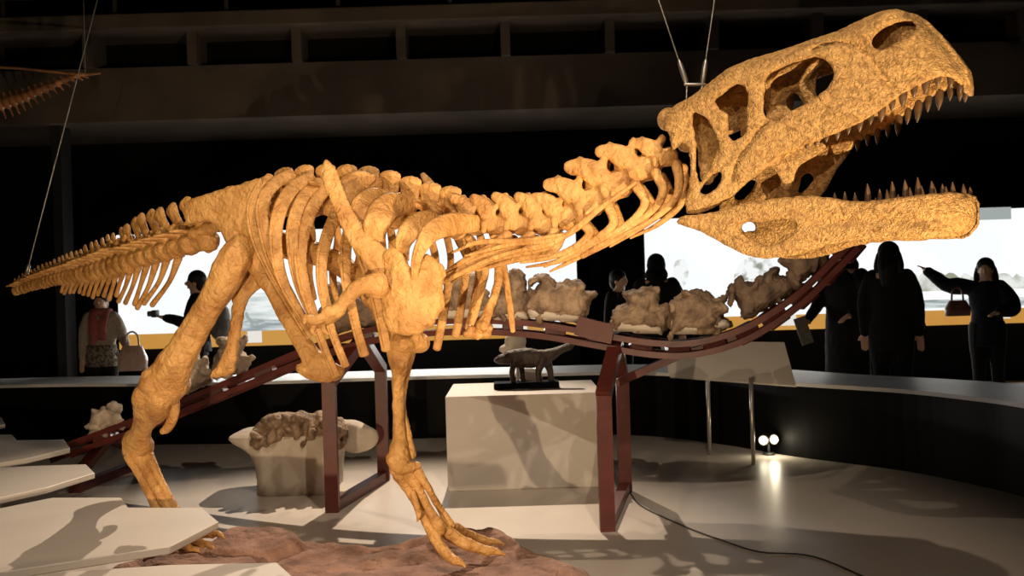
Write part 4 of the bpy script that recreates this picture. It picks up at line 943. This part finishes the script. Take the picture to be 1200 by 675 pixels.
# ================================================================== VISITORS
def skin_mesh(verts, edges, radii, sub=1):
    me = bpy.data.meshes.new('tmp'); me.from_pydata([tuple(v) for v in verts], edges, [])
    o = bpy.data.objects.new('tmp', me); COL.objects.link(o)
    m_ = o.modifiers.new('k', 'SKIN'); m_.use_smooth_shade = True
    for i, r in enumerate(radii):
        me.skin_vertices[0].data[i].radius = r if hasattr(r, '__len__') else (r, r)
    me.skin_vertices[0].data[0].use_root = True
    s = o.modifiers.new('s', 'SUBSURF'); s.levels = sub; s.render_levels = sub
    dg = bpy.context.evaluated_depsgraph_get(); dg.update()
    out = bpy.data.meshes.new_from_object(o.evaluated_get(dg), depsgraph=dg)
    bpy.data.objects.remove(o); bpy.data.meshes.remove(me)
    return out
def person(loc, h, face, label, arms, top, legs_m, hair='short', coat=0.45, sleeve=1.0, skirt=False, headm=None, head_tilt=0.0, wide=1.0):
    """face: heading angle (0 = looking towards the camera, -y); arms: two (elbow, wrist) offsets from each shoulder in the body's frame, in units of height; y negative = forwards"""
    t = thing('person', loc, label, 'person')
    R = Matrix.Rotation(face, 3, 'Z'); O = Vector(loc)
    X = lambda p: O + R @ (Vector(p) * h)
    V = []; E = []; RR = []
    def add(p, r, par=None):
        V.append(X(p)); RR.append(r * h); i = len(V) - 1
        if par is not None: E.append((par, i))
        return i
    pel = add((0, 0, 0.53), 0.075)
    sp1 = add((0, 0.0, 0.62), 0.070, pel); ch = add((0, 0.0, 0.73), 0.078, sp1); nb = add((0, 0.006, 0.815), 0.045, ch)
    nk = add((0, -0.002, 0.855), 0.031, nb); hd = add((0, -0.012 - head_tilt, 0.905), 0.052, nk); ht_ = add((0, -0.006 - head_tilt, 0.955), 0.046, hd)
    wr = []; cl = []
    for s, (eo, wo) in zip((-1, 1), arms):
        sh = Vector((0.105 * s * wide, 0.0, 0.805)); a = add(sh, 0.038, nb)
        el = sh + Vector(eo); e_ = add(el, 0.028, a); m1 = add((sh + el) / 2, 0.033)
        wp = sh + Vector(wo); w_ = add(wp, 0.018, e_)
        dirh = (wp - el).normalized(); side = dirh.cross(Vector((0, 0, 1)))
        side = side.normalized() if side.length > 0.05 else Vector((0, 1, 0))
        pm = add(wp + dirh * 0.028, 0.020, w_)
        for k, ln in zip((-1.5, -0.5, 0.5, 1.5), (0.036, 0.043, 0.045, 0.038)):
            b0 = wp + dirh * 0.045 + side * 0.0105 * k; f1 = add(b0, 0.0062, pm); f2 = add(b0 + dirh * ln * 0.5 + Vector((0, 0, -0.004)), 0.0056, f1); add(b0 + dirh * ln + Vector((0, 0, -0.014)), 0.0046, f2)
        th = wp + dirh * 0.018 - side * 0.026; t1 = add(th, 0.0066, pm); add(th + dirh * 0.026 - side * 0.008, 0.0055, t1)
        wr.append(X(wp + dirh * 0.05)); cl.append((sh, el, wp))
    del_m = [i for i in range(len(V)) if not any(i in e for e in E)]
    keep = [i for i in range(len(V)) if i not in del_m]; mp_ = {o: n for n, o in enumerate(keep)}
    V = [V[i] for i in keep]; RR = [RR[i] for i in keep]; E = [(mp_[a], mp_[b_]) for a, b_ in E]
    def add2(p, r, par):
        V.append(X(p)); RR.append(r * h); E.append((par, len(V) - 1)); return len(V) - 1
    for s in (-1, 1):
        hp = add2((0.055 * s, 0, 0.50), 0.062, 0); kn = add2((0.058 * s, -0.012, 0.28), 0.038, hp); an = add2((0.06 * s, 0.012, 0.05), 0.024, kn); add2((0.066 * s, -0.075, 0.022), 0.022, an)
    me = skin_mesh(V, E, RR)
    b = bmesh.new(); b.from_mesh(me); bpy.data.meshes.remove(me)
    ball(b, X((0, -0.012 - head_tilt, 0.925)), (0.045 * h, 0.052 * h, 0.066 * h), R)
    ball(b, X((0, -0.068 - head_tilt, 0.918)), (0.008 * h, 0.012 * h, 0.014 * h), R, 8)
    ball(b, X((0, -0.055 - head_tilt, 0.892)), (0.016 * h, 0.010 * h, 0.006 * h), R, 8)
    for s in (-1, 1): ball(b, X((0.047 * s, -0.008 - head_tilt, 0.918)), (0.006 * h, 0.012 * h, 0.019 * h), R, 8); ball(b, X((0.018 * s, -0.058 - head_tilt, 0.932)), (0.010 * h, 0.006 * h, 0.006 * h), R, 8)
    finish_obj('body', meld(b, 0.0085, 1), M['skin'], t)
    # hair
    b = bmesh.new(); ball(b, X((0, 0.004 - head_tilt, 0.948)), (0.059 * h, 0.063 * h, 0.062 * h), R)
    ball(b, X((0, 0.020 - head_tilt, 0.915)), (0.053 * h, 0.048 * h, 0.060 * h), R)
    if hair == 'long':
        for s in (-1, 1): wtube(b, [X((0.046 * s, 0.005, 0.93)), X((0.056 * s, 0.012, 0.87)), X((0.055 * s, 0.018, 0.80))], [0.022 * h, 0.025 * h, 0.018 * h], 4)
        wtube(b, [X((0, 0.035, 0.93)), X((0, 0.05, 0.86)), X((0, 0.055, 0.78))], [0.05 * h, 0.055 * h, 0.04 * h], 4, 0.7)
    if hair == 'hood': ball(b, X((0, 0.02, 0.87)), (0.075 * h, 0.06 * h, 0.06 * h), R); ball(b, X((0, 0.01, 0.93)), (0.062 * h, 0.066 * h, 0.062 * h), R)
    finish_obj('hood' if hair == 'hood' else 'hair', meld(b, 0.010, 2), M['cloth_black'] if hair == 'hood' else M['hair'], t)
    # top garment
    b = bmesh.new()
    def ring(z, rx, ry, y=0.0): return (z, rx, ry, y)
    rings = [ring(coat, 0.105 * wide + 0.012, 0.085), ring(0.53, 0.105 * wide, 0.083), ring(0.62, 0.100 * wide, 0.078), ring(0.72, 0.113 * wide, 0.082), ring(0.79, 0.112 * wide, 0.070), ring(0.825, 0.070 * wide, 0.052), ring(0.848, 0.046, 0.042)]
    rows = []
    for (z, rx, ry, yy) in rings:
        rows.append([b.verts.new(X((rx * math.cos(2 * math.pi * k / 20), yy + ry * math.sin(2 * math.pi * k / 20), z))) for k in range(20)])
    for r, s in zip(rows, rows[1:]):
        for k in range(20): b.faces.new((r[k], r[(k + 1) % 20], s[(k + 1) % 20], s[k]))
    b.faces.new(rows[0][::-1]); b.faces.new(rows[-1])
    for (sh, el, wp) in cl:
        wtube(b, [X(sh + Vector((-sh.x * 0.2, 0, 0))), X((sh + el) / 2), X(el), X(el.lerp(wp, 0.55)), X(el.lerp(wp, 0.96))], [0.050 * h, 0.045 * h * sleeve, 0.038 * h * sleeve, 0.033 * h * sleeve, 0.027 * h * sleeve], 4)
    finish_obj('coat', meld(b, 0.014, 3, [(0.014, 0.09)]), top, t)
    b = bmesh.new()
    if skirt:
        rows = []
        for (z, r) in ((0.26, 0.12), (0.4, 0.108), (coat + 0.02, 0.10)):
            rows.append([b.verts.new(X((r * math.cos(2 * math.pi * k / 20), r * 0.8 * math.sin(2 * math.pi * k / 20), z))) for k in range(20)])
        for r, s in zip(rows, rows[1:]):
            for k in range(20): b.faces.new((r[k], r[(k + 1) % 20], s[(k + 1) % 20], s[k]))
        b.faces.new(rows[0][::-1]); b.faces.new(rows[-1])
    else:
        for s in (-1, 1): wtube(b, [X((0.05 * s, 0, 0.53)), X((0.056 * s, -0.008, 0.4)), X((0.058 * s, -0.012, 0.28)), X((0.06 * s, 0.008, 0.06))], [0.072 * h, 0.062 * h, 0.046 * h, 0.038 * h], 4)
    finish_obj('skirt' if skirt else 'trousers', meld(b, 0.014, 2), legs_m, t)
    for s in (-1, 1):
        b = bmesh.new(); ball(b, X((0.064 * s, -0.03, 0.025)), (0.032 * h, 0.075 * h, 0.030 * h), R, 12); ball(b, X((0.06 * s, 0.012, 0.05)), (0.03 * h, 0.034 * h, 0.045 * h), R, 10)
        finish_obj('shoe', meld(b, 0.012, 1), M['cloth_black'], t)
    return t, X, wr
def at(px, d): 
    q = P(px, 380, d); return (q.x, d, 0.0)
HANG = ((-0.03, 0.0, -0.17), (-0.035, -0.02, -0.31)); HANGR = ((0.03, 0.0, -0.17), (0.035, -0.02, -0.31))
# woman with the scarf, left
t, X, wr = person(at(119, 11.5), 1.55, 0.12, 'woman in cream cardigan and pink scarf, left of the glowing panel', (HANG, ((0.05, 0.0, -0.16), (0.10, -0.10, -0.22))), M['cloth_cream'], M['cloth_black'], 'short', 0.47)
b = bmesh.new(); wtube(b, [X((-0.05, -0.02, 0.845)), X((-0.045, -0.07, 0.82)), X((-0.035, -0.095, 0.74)), X((-0.035, -0.098, 0.63))], [0.045, 0.05, 0.055, 0.05], 4, 0.6); wtube(b, [X((0.05, -0.02, 0.845)), X((0.045, -0.07, 0.82)), X((0.03, -0.095, 0.74)), X((0.03, -0.098, 0.66))], [0.045, 0.05, 0.055, 0.05], 4, 0.6)
wtube(b, [X((-0.06, 0.0, 0.845)), X((0, -0.055, 0.845)), X((0.06, 0, 0.845)), X((0, 0.05, 0.85)), X((-0.06, 0, 0.845))], 0.05, 4)
o = mobj('scarf', b, M['cloth_pink'], t, 0.012, 2, [(0.012, 0.06)]); o['label'] = 'pink scarf'
b = bmesh.new(); rows = []
for (z, rx) in ((0.44, 0.122), (0.52, 0.115), (0.60, 0.108)): rows.append([b.verts.new(X((rx * math.cos(math.pi + math.pi * k / 14), 0.098 * math.sin(math.pi + math.pi * k / 14) - 0.004, z))) for k in range(15)])
for r, s in zip(rows, rows[1:]):
    for k in range(14): b.faces.new((r[k], r[k + 1], s[k + 1], s[k]))
bmesh.ops.solidify(b, geom=b.faces[:], thickness=0.01); o = obj('blouse_hem', b, M['cloth_check'], t, True); o['label'] = 'patterned blouse hem'
def handbag(c, w_, hgt, dep, m, label, strap=0.12, mstrap=None):
    t = thing('handbag', (c.x, c.y, c.z - hgt), label, 'bag')
    b = bmesh.new(); rows = []
    for (z, k) in ((-hgt, 1.0), (-hgt * 0.5, 1.04), (-hgt * 0.1, 0.74), (0, 0.66)):
        rows.append([b.verts.new(c + Vector((w_ / 2 * k * math.copysign(abs(math.cos(a)) ** 0.4, math.cos(a)), dep / 2 * k * math.copysign(abs(math.sin(a)) ** 0.5, math.sin(a)), z))) for a in [2 * math.pi * q / 24 for q in range(24)]])
    for r, s in zip(rows, rows[1:]):
        for k in range(24): b.faces.new((r[k], r[(k + 1) % 24], s[(k + 1) % 24], s[k]))
    b.faces.new(rows[0][::-1]); b.faces.new(rows[-1]); obj('pouch', b, m, t, True)
    b = bmesh.new(); wtube(b, [c + Vector((-w_ * 0.25, 0, -0.02)), c + Vector((-w_ * 0.2, 0, strap * 0.7)), c + Vector((0, 0, strap)), c + Vector((w_ * 0.2, 0, strap * 0.7)), c + Vector((w_ * 0.25, 0, -0.02))], 0.011, 5); obj('handle', b, mstrap or m, t, True)
c = P(155, 405, 11.38); handbag(c, 0.32, 0.29, 0.13, M['bag_pink'], 'dusty pink handbag hanging from the scarfed woman\'s arm', 0.16)
# man with the camera
t, X, wr = person(at(232, 11.6), 1.76, -1.35, 'man in dark jacket holding up a camera, in profile behind the thigh bone', (((-0.02, -0.06, -0.15), (0.06, -0.20, -0.11)), ((0.02, -0.06, -0.15), (-0.06, -0.20, -0.11))), M['cloth_black'], M['cloth_black'], 'short', 0.46)
cm = (wr[0] + wr[1]) / 2 + Vector((-0.05, 0, 0.03))
t = thing('camera_device', cm, 'small camera in the raised hands of the man in dark jacket', 'camera'); b = bmesh.new(); box(b, cm, (0.06, 0.12, 0.085)); bevel(b, 0.008, 2); obj('camera_body', b, M['steel_dark'], t)
b = bmesh.new(); wtube(b, [cm + Vector((-0.03, 0, 0)), cm + Vector((-0.085, 0, 0))], [0.034, 0.032], 2, cap=False); obj('lens', b, M['cloth_grey'], t, True)
b = bmesh.new(); c = X((0, 0.14, 0.66)); ball(b, c, (0.13, 0.15, 0.24)); ball(b, c + Vector((0.04, -0.02, -0.08)), (0.12, 0.14, 0.15)); 
o = mobj('backpack', b, M['cloth_grey'], None, 0.015, 3, [(0.02, 0.1)]); tag(o, 'grey backpack on the back of the man with the camera', 'bag')
# pair by the dark pillar
person(at(771, 11.2), 1.78, 3.0, 'person in a dark hooded coat, back turned, in front of the right glowing panel', (HANG, HANGR), M['cloth_black'], M['cloth_black'], 'hood', 0.42, wide=1.15)
person(at(726, 11.4), 1.62, 0.9, 'dim person against the dark pillar, only the face faintly lit', (HANG, HANGR), M['cloth_black'], M['cloth_black'], 'short', 0.42)
# big dark pair on the right
t, X, wr = person(at(992, 10.6), 1.82, -1.0, 'large person in long black coat under the lower jaw, holding a leaflet', (((-0.02, -0.06, -0.17), (-0.0, -0.17, -0.25)), ((0.05, -0.04, -0.17), (0.03, -0.18, -0.22))), M['cloth_black'], M['cloth_black'], 'hood', 0.22, wide=1.35)
b = bmesh.new(); q = wr[0] + Vector((-0.02, -0.03, -0.06)); box(b, q, (0.13, 0.012, 0.30), Matrix.Rotation(-0.3, 3, 'Y')); tag(obj('leaflet', b, M['cloth_cream']), 'pale folded leaflet held out beside the long black coat', 'leaflet')
person(at(1044, 9.75), 1.79, 2.6, 'long-haired person in dark coat seen from behind, right beside the large black coat', (HANG, HANGR), M['cloth_black'], M['cloth_black'], 'long', 0.40, wide=1.05)
c = P(1072, 368, 9.75); handbag(c, 0.20, 0.26, 0.10, M['cloth_black'], 'black shoulder bag at the side of the long-haired person', 0.30)
# pointing woman far right
t, X, wr = person(at(1157, 10.9), 1.62, -0.55, 'woman in dark coat stretching one arm out towards the panel at the far right', (((-0.14, -0.02, 0.02), (-0.26, -0.05, 0.12)), ((0.06, -0.04, -0.15), (-0.02, -0.14, -0.17))), M['cloth_navy'], M['cloth_black'], 'long', 0.40, sleeve=1.35)
c = P(1122, 352, 10.72); handbag(c, 0.26, 0.17, 0.09, M['bag_brown'], 'brown-red bag hanging at the front of the pointing woman', 0.14)
